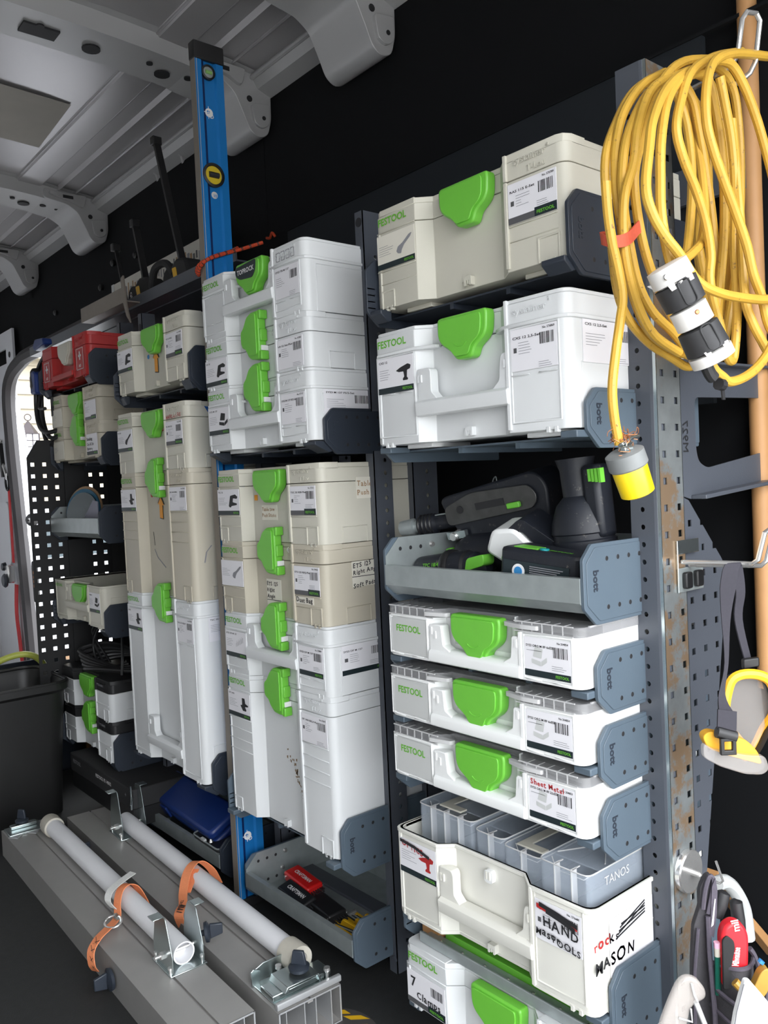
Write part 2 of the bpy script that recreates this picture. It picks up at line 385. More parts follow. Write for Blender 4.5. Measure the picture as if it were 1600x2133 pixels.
def roof_rib(x0, x1, nm):
    ysr = [-1.34, -.8, -.4, -.2, -.05, .1, .2, .30, .36, .42]
    prof = [(0, 0), (.018, -.002), (.03, -.045), (.06, -.055), (1, -.055)]
    w = x1 - x0; px = [(x0, 0), (x0 + .022, -.004), (x0 + .034, -.05), (x1 - .034, -.05), (x1 - .022, -.004), (x1, 0)]
    m = MB(); vs = [(x, y, rz(y) + dz - (.004 if y > .2 else 0)) for y in ysr for x, dz in px]; k = len(px)
    m.add(vs, [(i * k + j, i * k + j + 1, (i + 1) * k + j + 1, (i + 1) * k + j) for i in range(len(ysr) - 1) for j in range(k - 1)], 'van_paint')
    o = struct(nm, m, 'pressed grey roof rib crossing the van', smooth=50)
    xc = (x0 + x1) / 2
    g = MB().prism(round_poly([(.22, 2.20), (.22, 2.163), (.31, 2.150), (.350, 2.125), (.378, 2.07), (.398, 2.025), (.425, 2.010), (.458, 2.022), (.472, 2.07), (.474, 2.19)], .014, 3), 'x', x0 + .03, x1 - .02, 'van_paint')
    g.prism(round_poly([(.24, 2.19), (.24, 2.178), (.33, 2.158), (.37, 2.14), (.385, 2.19)], .01, 2), 'x', x1 - .022, x1 - .006, 'van_paint')
    g.prism(round_poly([(.40, 2.10), (.41, 2.045), (.435, 2.035), (.46, 2.05), (.462, 2.11)], .01, 2), 'x', x1 - .022, x1 - .010, 'van_paint')
    g.build('gusset', o, bevel=.003)
    h = MB()
    for y, r in ((-.62, .012), (-.40, .02), (-.16, .010), (-.02, .024), (.13, .009), (.18, .022), (.245, .012), (.30, .010)):
        a = [(xc + (.012 if i % 2 else 0) + r * math.cos(t) * 1.0, y + r * .8 * math.sin(t), rz(y) - .0515) for i, t in enumerate([0])]
        h.lathe([(r, 0), (r, .004)], (xc + (.02 if r < .015 else -.01), y, rz(y) - .056), (0, 0, 1), 'ink', 14)
    h.box(xc - .03, xc + .02, -.20, -.11, rz(-.15) - .056, rz(-.15) - .051, 'ink')
    h.box(x1 - .008, x1 - .0045, .29, .33, 2.168, 2.180, 'ink'); h.lathe([(.006, 0), (.006, .004)], (x1 - .012, .44, 2.065), (1, 0, 0), 'ink', 10); h.lathe([(.009, 0), (.009, .003)], (x1 - .021, .40, 2.115), (1, 0, 0), 'ink', 10)
    h.build('punched_hole', o, 'dark punched holes and slots in the rib')
for i, (a, b) in enumerate(((-.66, -.42), (-1.20, -.98), (-2.48, -2.22), (-3.32, -3.10), (-4.1, -3.9))): roof_rib(a, b, 'trim_%d' % (3 + i))
mb = MB()
mb.prism([(.41, 2.180), (.430, 2.150), (.474, 2.135), (.474, 2.2), (.42, 2.2)], 'x', -4.2, .75, 'van_paint')
mb.tube([(-4.2, .412, 2.178), (.75, .412, 2.178)], .008, 'van_paint', 8)
for x in (-1.35, -1.55, -1.75, -2.5): mb.prism([(.435, 2.15), (.455, 2.14), (.46, 2.118), (.472, 2.14)], 'x', x, x + .012, 'van_paint')
struct('trim_8', mb, 'grey cantrail along the edge of the roof')
mb = MB().box(-3.62, -3.5, .44, .452, 1.70, 1.89, 'van_white').lathe([(.016, 0), (.016, .004)], (-3.56, .438, 1.76), (0, 1, 0), 'ink', 12)
mb.box(-4.15, -3.62, .44, .45, 1.80, 1.89, 'van_white')
tag(mb.build('body_bracket'), 'white pressed bracket with a hole, high on the black wall above the door opening', 'bracket')
for i, (x, z) in enumerate(((-2.9, 1.86), (-2.55, 1.80), (-2.34, 1.86), (-2.2, 1.93), (-1.98, 1.91))):
    tag(MB().lathe([(.011, 0), (.014, -.012), (.008, -.018)], (x, WY, z), (0, 1, 0), 'black_plastic', 10).build('panel_rivet'),
        '%s small black push rivet in the black wall, counted from the left' % ('first', 'second', 'third', 'fourth', 'fifth')[i], 'rivet', 'push rivets in the black wall')
# outside, seen through the side door opening
struct('ground', MB().box(-14, 12, -12, 14, -.62, -.55, 'ground'), 'pale ground outside the van')
mb = MB(); mb.box(-9.15, -9.1, -2, 9, -.55, 6, 'siding')
hw = tag(mb.build('house_wall'), 'cream boarded house wall seen through the side door opening', 'house')
for k in range(34):
    z = -.5 + k * .17
    MB().prism([(-9.10, z), (-9.07, z), (-9.095, z + .17), (-9.10, z + .17)], 'y', -2, 9, 'siding').build('siding_board', hw)
for k in range(2): MB().box(-9.10, -8.9 + k * .1, -2, 9, 2.62 + k * .2, 2.70 + k * .2, 'siding').build('eave_board', hw)
# coach lamp on that wall
lx, ly, lz = -7.9, 1.84, 1.46
lt = thing('wall_lantern', 'dark metal carriage lantern with a candle lamp on the cream house wall', 'lantern', (lx, ly, lz), (0, 0, .2)); lt.scale = (.66, .66, .60)
b = .13
MB().lathe([(.17, .34), (.16, .37), (.02, .56), (.0, .57)], (0, 0, 0), (0, 0, 1), 'lantern_metal', 4).build('roof', lt, smooth=0)
MB().tube([(0, .055 * math.cos(t), .63 + .055 * math.sin(t)) for t in [i * PI / 8 for i in range(16)]], .008, 'lantern_metal', 6, True).build('hanging_ring', lt)
fr = MB()
for sx_ in (-1, 1):
    for sy_ in (-1, 1): fr.box(sx_ * .11 - .009, sx_ * .11 + .009, sy_ * .11 - .009, sy_ * .11 + .009, 0, .35, 'lantern_metal')
for z in (0, .11, .22, .335):
    fr.box(-.118, .118, -.118, -.106, z, z + .012, 'lantern_metal').box(-.118, .118, .106, .118, z, z + .012, 'lantern_metal').box(.106, .118, -.118, .118, z, z + .012, 'lantern_metal').box(-.118, -.106, -.118, .118, z, z + .012, 'lantern_metal')
fr.box(-.12, .12, -.12, .12, -.02, 0, 'lantern_metal'); fr.box(.112, .118, -.006, .006, 0, .35, 'lantern_metal'); fr.build('frame', lt)
for sg in (-1, 1): MB().box(sg * .108 - .001, sg * .108 + .001, -.1, .1, .01, .34, 'lantern_glass').build('pane', lt); MB().box(-.1, .1, sg * .108 - .001, sg * .108 + .001, .01, .34, 'lantern_glass').build('pane', lt)
MB().lathe([(.035, 0), (.03, .15), (.02, .17), (.028, .21), (.004, .27)], (0, 0, 0), (0, 0, 1), 'candle', 12).build('candle_lamp', lt)
MB().box(-1.1, -.11, -.03, .03, .1, .14, 'lantern_metal').box(-1.2, -1.1, -.06, .06, .02, .25, 'lantern_metal').build('wall_arm', lt)

# ------------------------------------------------------------------ racks
def rack_post(par, x0, x1, y0, y1, z1, side=True, face='rack_paint'):
    m = MB()
    z = [.06 + .025 * k for k in range(int((z1 - .1) / .025))]
    if side:       # round holes on the +X flank
        V, F = perf(y0, y1, 0, z1, [((y0 + y1) / 2 + .006, q) for q in z], .009, .0018, False)
        m.add([(x1 - .0018 + w, u, v) for u, v, w in V], F, face); m.box(x0, x1, y0, y0 + .002, 0, z1, face); m.box(x0, x0 + .002, y0 + .002, y1, 0, z1, face)
        m.box(x0 + .001, x1 - .002, y0 + .002, y1, 0, z1, 'ink') if False else None
    else:
        V, F = perf(x0, x1, 0, z1, [((x0 + x1) / 2, q) for q in z], .0075, .0018, False)
        m.add([(u, y0 + w, v) for u, v, w in V], F, face)
        m.prism([(x1 - .0005, y0), (x1 + .004, y0 + .001), (x1 + .006, y0 + .005), (x1 + .006, y1), (x1 + .004, y1), (x1 + .003, y0 + .006), (x1 - .0005, y0 + .002)], 'z', 0, z1, face)
        m.box(x0, x0 + .002, y0 + .002, y1, 0, z1, face)
    m.build('post', par, smooth=35)
def upright(lab, rows, x, rails=True):
    t = thing('upright_frame', lab, 'rack', (0, 0, 0), group='steel upright frames of the racks')
    for r in rows: rack_post(t, *r)
    if rails: MB().box(x, x + .022, .178, .394, .0, .05, 'rack_paint').build('foot_rail', t, bevel=.002)
    return t
u1 = upright('tall grey perforated post at the right, beside the galvanised strip', ((.396, .434, .130, .172, 1.555, False),), .398)
u2 = upright('dark upright frame between the centre bay and the right bay', ((-.206, -.182, .130, .176, 1.523), (-.206, -.182, .232, .30, 1.50)), -.205)
MB().lathe([(.006, 0), (.006, -.004)], (-.188, .13, .03), (0, 1, 0), 'rack_paint', 6).lathe([(.009, 0), (.009, .001)], (-.194, .1289, 1.502), (0, 1, 0), 'ink', 14).build('bolt', u2, split=True)
u3 = upright('dark upright frame behind the blue level, between the third and centre bays', ((-.684, -.656, .165, .205, 1.50), (-.684, -.656, .400, .44, 1.50)), -.682)
for y, l in ((.180, 'dark steel floor rail along the front of the right and centre bays'), (.35, 'dark steel floor rail at the back of the right and centre bays')):
    tag(MB().prism([(y, .0), (y + .04, .0), (y + .04, .06), (y, .06)], 'x', -.655, .396, 'rack_paint').build('floor_rail', bevel=.002), l, 'rail')
tag(MB().box(-.70, .43, .425, .44, 1.44, 1.50, 'rack_paint').build('cross_rail', bevel=.002), 'flat dark steel rail along the back of the right bay at the top', 'rail')
u4 = upright('left one of two thin slotted posts under the top rail', ((-1.395, -1.372, .130, .172, 1.515),), -1.394)
u5 = upright('right one of two thin slotted posts under the top rail', ((-1.238, -1.215, .130, .172, 1.515),), -1.237)
for u, x in ((u4, -1.3835), (u5, -1.2265)): MB().prism(round_poly([(x - .005, 1.485), (x + .005, 1.485), (x + .005, 1.462), (x - .005, 1.462)], .005), 'y', .1285, .1295, 'ink').build('slot', u)
ts = thing('top_shelf', 'long dark steel shelf with an angled front rail carrying the bar clamps', 'shelf', (0, 0, 0))
MB().prism([(.150, 1.548), (.205, 1.548), (.205, 1.552), (.154, 1.552), (.154, 1.582), (.150, 1.582)], 'x', -2.3, -.70, 'rack_paint').build('front_rail', ts)
MB().box(-2.3, -.70, .206, .43, 1.545, 1.552, 'rack_paint').build('shelf_board', ts)
ep = thing('end_plate_frame', 'black steel end frame with square holes, light shining through, at the far left', 'rack', (0, 0, 0))
# perforated end plate of the far bay
hol = [(-.045 + .0375 * i, 1.102 - .038 * j) for i in range(11) for j in range(20)]
V, F = perf(-.075, .36, .36, 1.20, hol, .0125, .002, True, [(-.062, .37), (-.062, 1.125), (-.028, 1.18), (.35, 1.19), (.35, .37)])
MB().add([(-1.72 + w, u, v) for u, v, w in V], F, 'black_matte').build('end_plate', ep, smooth=0)
MB().box(-1.718, -1.712, .053, .120, .3, 1.2, 'black_matte').box(-1.718, -1.712, .20, .35, .3, 1.2, 'black_matte').build('post', ep, split=True)
# blue-grey back board behind the racks
bp = tag(MB().box(-.9, .36, .441, .452, 1.1, 1.716, 'back_panel').box(-.9, .60, .438, .452, 1.716, 1.722, 'wall_black').box(.20, .202, .4395, .441, 1.60, 1.712, 'ink').build('back_board'), 'dark blue-grey back board behind the top of the racks', 'panel')

# galvanised perforated strip fixed on the outer flank of the right post
hs = [(.146, .10 + .038 * k) for k in range(38)] + [(.181, .10 + .038 * k) for k in range(38)]
V, F = perf(.133, .192, .05, 1.555, hs, .0098, .0015, True)
st = thing('perforated_strip', 'shiny galvanised strip with square holes down the outer side of the right post', 'strip', (0, 0, 0))
MB().add([(.4415 + w, u, v) for u, v, w in V], F, 'strip_steel').build('plate', st, smooth=0)
MB().box(.4345, .443, .1315, .1332, .05, 1.555, 'zinc').box(.4345, .443, .1918, .1935, .05, 1.555, 'zinc').build('folded_edge', st)
# perforated wing panel
out = [(.197, .22), (.197, .935), (.202, .948), (.215, .944), (.303, .852), (.348, .795), (.349, .514), (.232, .386), (.205, .25)]
V, F = perf(.19, .36, .20, .96, [(.216 + .034 * i, .91 - .038 * j) for i in range(4) for j in range(19)], .0098, .0018, True, out)
wp = thing('wing_plate', 'grey tapered steel plate with square holes behind the goggles', 'plate', (0, 0, 0))
MB().add([(.436 + w, u, v) for u, v, w in V], F, 'rack_paint').build('perforated_sheet', wp, smooth=0); MB().prism([(.193, .22), (.199, .22), (.199, .95), (.193, .95)], 'x', .433, .4395, 'rack_paint').build('folded_edge', wp, bevel=.002)
# upper bracket with the big rounded window
outr = round_poly([(.172, 1.150), (.490, 1.150), (.490, .962), (.222, .945), (.200, .950), (.172, .958)], .004, 6)
inn = round_poly([(.240, 1.095), (.455, 1.10), (.455, 1.012), (.270, .990), (.246, 1.0), (.240, 1.02)], .012, 6)
br = thing('end_bracket', 'dark grey end bracket with a large rounded window, below the yellow cord', 'bracket', (0, 0, 0))
MB().ring(outr, inn, .4355, .4385, 'rack_paint', 'x').build('plate', br, smooth=0, bevel=.0008)
MB().prism([(.222, .945), (.480, .962), (.480, .968), (.222, .951)], 'x', .4385, .462, 'rack_paint').prism([(.222, 1.146), (.480, 1.150), (.480, 1.146), (.222, 1.142)], 'x', .4385, .458, 'rack_paint').build('flange', br, bevel=.001)
MB().text('M927', (.4393, .203, 1.013), (0, 0, 1), (0, 1, 0), .021, 'ink').build('stamped_number', br)

# ------------------------------------------------------------------ systainer style boxes
BW, BD = .402, .296
def plan(o=0, back=BD):
    p = []
    r = .014
    for k in range(5): a = PI + PI / 2 * k / 4; p.append((r - o + (r) * math.cos(a), r - o + r * math.sin(a)))
    p += [(.101, -o), (.122, .022 - o), (.267, .022 - o), (.294, -o)]
    r = .016
    for k in range(5): a = 1.5 * PI + PI / 2 * k / 4; p.append((BW - r + o + r * math.cos(a), r - o + r * math.sin(a)))
    p += [(BW + o, back - .01), (BW - .01 + o, back), (.01 - o, back), (-o, back - .01)]
    return p
def barcode(mb, o, u, v, w, h, rnd, m='ink'):
    x = 0
    while x < w:
        bw = rnd.choice((.0006, .0011, .0017)); bw = min(bw, w - x)
        mb.add([o + u * x, o + u * (x + bw), o + u * (x + bw) + v * h, o + u * x + v * h], [(0, 1, 2, 3)], m); x += bw + rnd.choice((.0007, .0011, .0016))
PICS = {
 'drill': [[(0, .6), (.3, .75), (.8, .9), (1, .8), (.95, .6), (.75, .55), (.72, .15), (.8, .1), (.78, 0), (.45, 0), (.45, .12), (.55, .2), (.5, .5), (.2, .5)]],
 'jigsaw': [[(0, .1), (.2, .9), (.75, 1), (1, .8), (.9, .65), (.5, .7), (.45, .4), (.9, .3), (.9, .18), (.3, .1), (.25, 0), (.1, 0)]],
 'grinder': [[(0, .2), (.1, .05), (.3, 0), (.35, .2), (.5, .45), (.9, .8), (1, 1), (.8, .95), (.4, .6), (.1, .45)]],
 'router': [[(.3, 1), (.6, 1), (.65, .6), (.95, .5), (.95, .4), (.6, .35), (.75, .1), (.7, 0), (.35, 0), (.3, .1), (.1, .4), (.3, .45)]],
 'case': [[(.1, .45), (.25, 1), (.75, .9), (.65, .4)], [(0, .35), (.6, .25), (.6, 0), (0, .12)], [(.62, .25), (1, .5), (1, .25), (.62, .0)]],
 'bits': [[(.1 * i, .2 + .05 * i), (.1 * i + .02, .2 + .05 * i), (.1 * i + .02, .5 + .06 * i + (.2 if i % 2 else 0)), (.1 * i, .5 + .06 * i)] for i in range(9)]}
def label(mb, o, u, v, w, h, title='', no='', pic=None, bar='full', code=True, seed=1, paper='paper', pm='ink', lines=5):
    o, u, v = Vector(o), Vector(u), Vector(v); n = u.cross(v); rnd = random.Random(seed)
    q = lambda x0, x1, y0, y1, m, d: mb.add([o + n * d + u * x0 + v * y0, o + n * d + u * x1 + v * y0, o + n * d + u * x1 + v * y1, o + n * d + u * x0 + v * y1], [(0, 1, 2, 3)], m)
    # paper slab
    e = .0004; vs = [o + u * a + v * b + n * c for a in (0, w) for b in (0, h) for c in (-.0006, e)]
    mb.add(vs, [(0, 1, 3, 2), (4, 6, 7, 5), (0, 4, 5, 1), (2, 3, 7, 6), (0, 2, 6, 4), (1, 5, 7, 3)], paper)
    d = e + .0003; b0 = 0
    if bar == 'full': q(.0, w, .0, h * .17, 'bar_dark', d); mb.text('FESTOOL', o + n * (d + .0003) + u * (w - .003) + v * h * .05, u, v, h * .10, 'lime_ink', True, 'R'); b0 = h * .2
    elif bar == 'split':
        q(0, w, 0, h * .16, 'bar_grey', d); q(w * .55, w, 0, h * .22, 'bar_dark', d + .0001); mb.text('FESTOOL', o + n * (d + .0004) + u * (w - .004) + v * h * .06, u, v, h * .11, 'lime_ink', True, 'R', width=w * .36); b0 = h * .22
    if title: mb.text(title, o + n * d + u * w * .04 + v * (h * .86 if not no else h * .76), u, v, h * .085, 'ink', True, width=min(w * .62, len(title) * h * .062))
    if no: mb.text(no, o + n * d + u * w * .96 + v * h * .90, u, v, h * .075, 'ink', True, 'R')
    y = h * .66
    for i in range(lines):
        lw = w * rnd.uniform(.22, .42); q(w * .05 + (w * .12 if no and not pic else 0), w * .05 + lw, y, y + h * .012, 'grey_ink', d); y -= h * .065
        if y < b0: break
    if no and not pic: q(w * .06, w * .13, h * .44, h * .56, 'bar_grey', d)
    if code: barcode(mb, o + n * d + u * w * .64 + v * h * .55, u, v, w * .30, h * .27, rnd)
    if pic:
        a, px_, py_ = (w * .42, w * .52, h * .30) if not code else (w * .34, w * .16, h * .28)
        for pg in PICS[pic]:
            t = round_poly(pg, .04, 2); mb.add([o + n * d + u * (px_ + p[0] * a) + v * (py_ + p[1] * h * .50) for p in t], [tuple(range(len(t)))], pm)
    if code and h > .04:
        for i in range(3): q(w * .60, w * rnd.uniform(.8, .93), b0 + h * (.03 + .05 * i), b0 + h * (.042 + .05 * i), 'grey_ink', d)
LATCH = [(-.052, .030), (.050, .030), (.052, .022), (.050, -.002), (.043, -.012), (.025, -.023), (.020, -.038), (-.014, -.038), (-.022, -.026), (-.046, -.010), (-.052, .002)]
def latch(par, x, z, h, rot=False, jog=False, colour='lime', name='latch', badge=False, swirl=False):
    P = LATCH
    tr = (lambda p: (x + p[0], z + p[1])) if not rot else (lambda p: (x + p[1], z - p[0] * .94))
    o1 = round_poly([tr(p) for p in P], .0075, 3); k = .86; o2 = round_poly([tr((p[0] * k - .002, p[1] * k - .0005)) for p in P], .006, 3)
    m = MB(); m.prism(o1, 'y', .0205, .001, colour)
    l = m.build(name, par, bevel=.0028, bseg=2)
    MB().prism(o2, 'y', .001, -.0022, colour).build('raised_face', l, bevel=.0008)
    if swirl:
        c = tr((0, -.013)); MB().tube([(c[0] + .014 * math.sin(t), -.0022, c[1] - .010 * math.cos(t) + .004) for t in [-1.1 + .22 * i for i in range(11)]], .0009, colour, 6).build('moulded_arrow', l)
    if badge:
        bd = round_poly([tr(p) for p in [(-.046, .022), (.034, .026), (.030, .004), (.018, -.008), (-.030, -.004), (-.046, .006)]], .006, 3)
        MB().prism(bd, 'y', -.002, -.0034, 'bar_dark').text('TOPROCK', (x - .006, -.0037, z + .006), (1, 0, .0), (0, 0, 1), .0135, 'white_ink', True, 'C', width=.066).build('badge', l, 'dark badge with white lettering')
    if rot:
        j = MB()
        for dz in (-.041, .041): j.box(x + .026, x + .037, .002, .021, z + dz - .009, z + dz + .009, colour)
        j.box(x + .026, x + .034, .004, .021, z - .012, z + .012, colour); j.build('jaw', l, bevel=.002, split=True)
        w = MB()
        for dz in (-.026,): w.box(x + .028, x + .033, .006, .0215, z + dz - .005, z + dz + .005, 'white_plastic')
        for a in (-.7, 0, .7): w.strip([(x + .046, .0212, z + .002), (x + .046 + .008 * math.cos(a), .0212, z + .002 + .008 * math.sin(a))], (0, 0, .0016), .001, 'white_plastic')
        w.build('lock_mark', l, 'small white catch and lock mark')
    return l
def handle(par, h, c, drop=0.):
    m = MB(); z0 = .041 - drop
    m.prism(round_poly([(.019, z0 + .026), (.000, z0 + .026), (-.0085, z0 + .021), (-.0065, z0 + .001), (.002, z0 - .001), (.019, z0 + .001)], .002, 2), 'x', .104, .298, c)
    m.prism(round_poly([(.1045, z0 + .01), (.1045, .116), (.132, .116), (.136, .110), (.136, .078), (.150, z0 + .024), (.150, z0 + .01)], .003, 2), 'y', -.001, .016, c)
    m.prism(round_poly([(.2975, z0 + .01), (.2975, .116), (.285, .116), (.281, .110), (.278, .078), (.262, z0 + .024), (.262, z0 + .01)], .003, 2), 'y', -.001, .016, c)
    o = m.build('handle', par, bevel=.0012)
    MB().box(.107, .1105, -.0035, -.001, .094, .106, c).box(.1135, .1165, -.0035, -.001, .094, .106, c).box(.289, .2915, -.0035, -.001, .094, .106, c).build('pivot_detail', o, split=True)
def write(mb, s, x, y, z, sz, m='ink', jit=.28, slope=0, side=False):
    if side: mb.text(s, (BW + .0016, x, z), (0, 1, slope), (0, 0, 1), sz, m, True, jit=jit)
    else: mb.text(s, (x, y, z), (1, 0, slope), (0, 0, 1), sz, m, True, jit=jit)
def logo(par, z, x=.010, sz=.0165, w=.072, th=0):
    MB().text('FESTOOL', (x, -.0006 - .0006, z), (1, 0, 0), (0, 0, 1), sz, 'lime_ink', True, width=w).build('lettering', par, 'green printed lettering')
def emboss(par, z, c, tloc):
    m = MB()
    if tloc: m.text('systainer', (.340, -.0008, z + .006), (1, 0, 0), (0, 0, 1), .014, c, False, 'C', th=.001, width=.058); m.text('T-Loc', (.352, -.0008, z - .009), (1, 0, 0), (0, 0, 1), .013, c, False, 'C', th=.001, width=.032); m.text('®', (.371, -.0008, z + .014), (1, 0, 0), (0, 0, 1), .006, c, th=.001)
    else: m.text('systainer', (.338, -.0012, z - .003), (1, 0, 0), (0, 0, 1), .014, c, False, 'C', th=.001, width=.062); m.text('3', (.371, -.0012, z + .006), (1, 0, 0), (0, 0, 1), .009, c, th=.001)
    m.build('raised_lettering', par)
def common(m, h, c, z1, lines=True):
    m.box(.2935, .2995, -.0035, .003, 0.004, z1, c); m.box(-.001, .004, .004, .012, .004, z1, c); m.prism([(.0, .004), (.012, -.002), (.015, .0), (.004, .010)], 'z', .002, z1, c)
def clips(par, c):
    m = MB().prism(round_poly([(.192, .004), (.192, .018), (.207, .018), (.207, .004), (.203, .004), (.203, .012), (.2015, .012), (.2015, .006), (.1985, .006), (.1985, .012), (.196, .012), (.196, .004)], .001, 1), 'y', .013, .023, c)
    for x in (.020, .032, .360, .374): m.box(x, x + .006, -.001, .006, -.004, .004, c)
    m.build('catch', par, bevel=.0006, split=True)
def box_tloc(label_, loc, h, c='old_plastic', lt='closed', left=None, right=None, lid_c=None, group='systainer boxes with green latches', plain=False, sloped=True, lc='lime', ribs=3, cat='tool box', logo_on=True):
    t = thing('tool_box', label_, cat, loc, group=group); lid_c = lid_c or c
    lid = .037 if lid_c == c else .036
    m = MB().prism(plan(), 'z', 0, h - lid - .0012, c); common(m, h, c, h - lid - .0015)
    m.box(.005, .100, -.0022, .002, h - .1035 + 0, h - .1010, c) if h > .12 else None
    if h > .12: m.box(.300, .387, -.0022, .002, h - .1035, h - .1010, c)
    if ribs and h > .2:
        for k in range(3):
            zz = h - .128 - .024 * k
            m.box(.006, .100, -.0018, .002, zz, zz + .002, c); m.box(.300, .387, -.0018, .002, zz, zz + .002, c)
    elif h > .12:
        zz = h - .125; m.box(.300, .387, -.0014, .002, zz, zz + .0016, c); m.box(.006, .100, -.0014, .002, zz, zz + .0016, c)
    # grip pockets at the foot of both panels and on the flank
    m.ring([(.350, .0), (.389, .0), (.389, .036), (.350, .036)], [(.353, 0), (.386, 0), (.386, .033), (.353, .033)], -.0018, .001, c, 'y') if h > .11 else None
    m.ring([(.012, .0), (.045, .0), (.045, .030), (.012, .030)], [(.015, 0), (.042, 0), (.042, .027), (.015, .027)], -.0016, .001, c, 'y') if h > .11 else None
    m.ring([(.048, .0), (.110, .0), (.110, .033), (.048, .033)], [(.050, 0), (.108, 0), (.108, .031), (.050, .031)], BW - .001, BW + .0016, c, 'x')
    m.prism([(-.0, -.0), (0, 0)], 'z', 0, 0, c) if False else None
    m.box(.04, .10, .03, .12, -.007, 0, c); m.box(.30, .36, .03, .12, -.007, 0, c)
    m.build('body', t, bevel=.0008, bseg=1)
    L = MB()
    L.prism(plan(), 'z', h - lid, h - .010, lid_c)
    L.prism(plan(-.0012), 'z', h - .010, h - .0008, lid_c); L.prism(plan(0)[4:5] + [(.101, 0), (.101, .06), (.014, .06)], 'z', h - .010, h, lid_c)
    L.prism([(.294, 0), (.386, 0), (.396, .004), (.402, .016), (.402, .045), (.294, .06)], 'z', h - .012, h + .0005, lid_c)
    L.box(.2935, .2995, -.0035, .003, h - lid, h, lid_c); L.box(.006, .100, -.0018, .002, h - .0385, h - .037, c)
    l = L.build('lid', t, bevel=.0008, bseg=1)
    if logo_on: logo(l, h - .026)
    emboss(l, h - .024, lid_c, True)
    if lt == 'closed': latch(t, .208, h - .036, h, colour=lc)
    elif lt == 'rot': latch(t, .198, h - .017, h, True, colour=lc)
    clips(t, c)
    cards(t, h, left, right, None, .096, h - .0995, .0565, .0065, .3005, .0865)
    return t
def cards(t, h, left, right, side, lw, z0, lh, x0, xr, wr, y=-.0014):
    if left:
        m = MB(); label(m, (x0, y, z0), (1, 0, 0), (0, 0, 1), lw - .002, lh, **left); m.build('label_card', t, 'printed product label')
    if right:
        m = MB(); label(m, (xr, y, z0), (1, 0, 0), (0, 0, 1), wr, lh, **right); m.build('label_card', t, 'printed product label with barcode')
    if side:
        m = MB(); label(m, (BW + .0012, .030, z0 + .003), (0, 1, 0), (0, 0, 1), .115, lh, **side); m.build('label_card', t, 'printed side label with barcode')
def box_sys3(label_, loc, h, c='new_plastic', lt='closed', left=None, right=None, side=None, group='systainer boxes with green latches', lid=True, hand=True, badge=False, tall=False, handle_z=None, lz=None):
    t = thing('tool_box', label_, 'tool box', loc, group=group)
    top = h - .036 if lid else h
    m = MB()
    if lid: m.prism(plan(), 'z', 0, top - .001, c)
    else:
        m.prism(plan(), 'z', 0, .006, c)
        inn = [(min(max(x, .004 if i < 5 or i > 13 else 0), BW - .004), y) for i, (x, y) in enumerate(plan())]
        P = plan(); cx, cy = BW / 2, BD / 2
        Q = []
        for (x, y) in P:
            nx = x + (.0045 if x < .03 else (-.0045 if x > BW - .03 else 0)); ny = y + (.0045 if y < .05 else -.0045); Q.append((nx, ny))
        m.ring(P, Q, .006, top, c); m.ring([(x * 1.0, y) for x, y in plan(.003)], Q, top - .006, top, c)
    common(m, h, c, top - .002)
    m.ring([(.006, .012), (.100, .012), (.100, top - .004), (.006, top - .004)], [(.009, .015), (.097, .015), (.097, top - .007), (.009, top - .007)], -.0014, .001, c, 'y')
    m.ring([(.301, .012), (.388, .012), (.388, top - .004), (.301, top - .004)], [(.3035, .015), (.3855, .015), (.3855, top - .007), (.3035, top - .007)], -.0014, .001, c, 'y')
    m.box(.020, .050, -.003, .001, h - .104, h - .1025, c).box(.060, .092, -.003, .001, h - .104, h - .1025, c) if h > .13 and lid else None
    m.box(.303, .335, -.003, .001, h - .108, h - .1065, c).box(.352, .384, -.003, .001, h - .108, h - .1065, c) if h > .13 and lid else None
    m.ring([(.026, .0), (.16, .0), (.16, .09), (.026, .09)], [(.028, 0), (.158, 0), (.158, .088), (.028, .088)], BW - .001, BW + .001, c, 'x')
    m.box(.04, .10, .03, .12, -.007, 0, c); m.box(.30, .36, .03, .12, -.007, 0, c)
    m.build('body', t, bevel=.0008, bseg=1)
    if lid:
        L = MB(); L.prism(plan(.0006), 'z', h - .0355, h - .006, c); L.prism(plan(-.0015), 'z', h - .006, h, c)
        fl = [(-.003, .016), (.001, .004), (.012, -.0035), (.103, -.0035), (.138, .010), (.142, .016), (.138, .024), (-.003, .024)]
        fr = [(.262, .016), (.266, .010), (.290, -.0035), (.388, -.0035), (.400, .003), (.4055, .016), (.4055, .2), (.262, .2)]
        L.prism(fl, 'z', h - .040, h - .0345, c); L.prism(fr, 'z', h - .040, h - .0345, c); L.box(.2935, .2995, -.0035, .003, h - .036, h, c)
        l = L.build('lid', t, bevel=.001, bseg=1); logo(l, h - .025); emboss(l, h - .020, c, False)
    if hand: handle(t, h, c)
    if lt == 'closed': latch(t, .205, h - .030, h, swirl=not badge, badge=badge)
    elif lt == 'rot': latch(t, .198, h - .017, h, True)
    clips(t, c)
    if not lid:
        MB().prism(round_poly([(.19, h - .036), (.19, h - .016), (.207, h - .016), (.207, h - .036)], .006, 3), 'y', .014, .023, 'white_plastic').box(.194, .197, .012, .014, h - .03, h - .018, c).box(.200, .203, .012, .014, h - .03, h - .018, c).build('latch_stub', t, 'small white latch catch')
    cards(t, h, left, right, side, .090, (lz if lz is not None else h - .1015), .058, .0095, .304, .081)
    return t
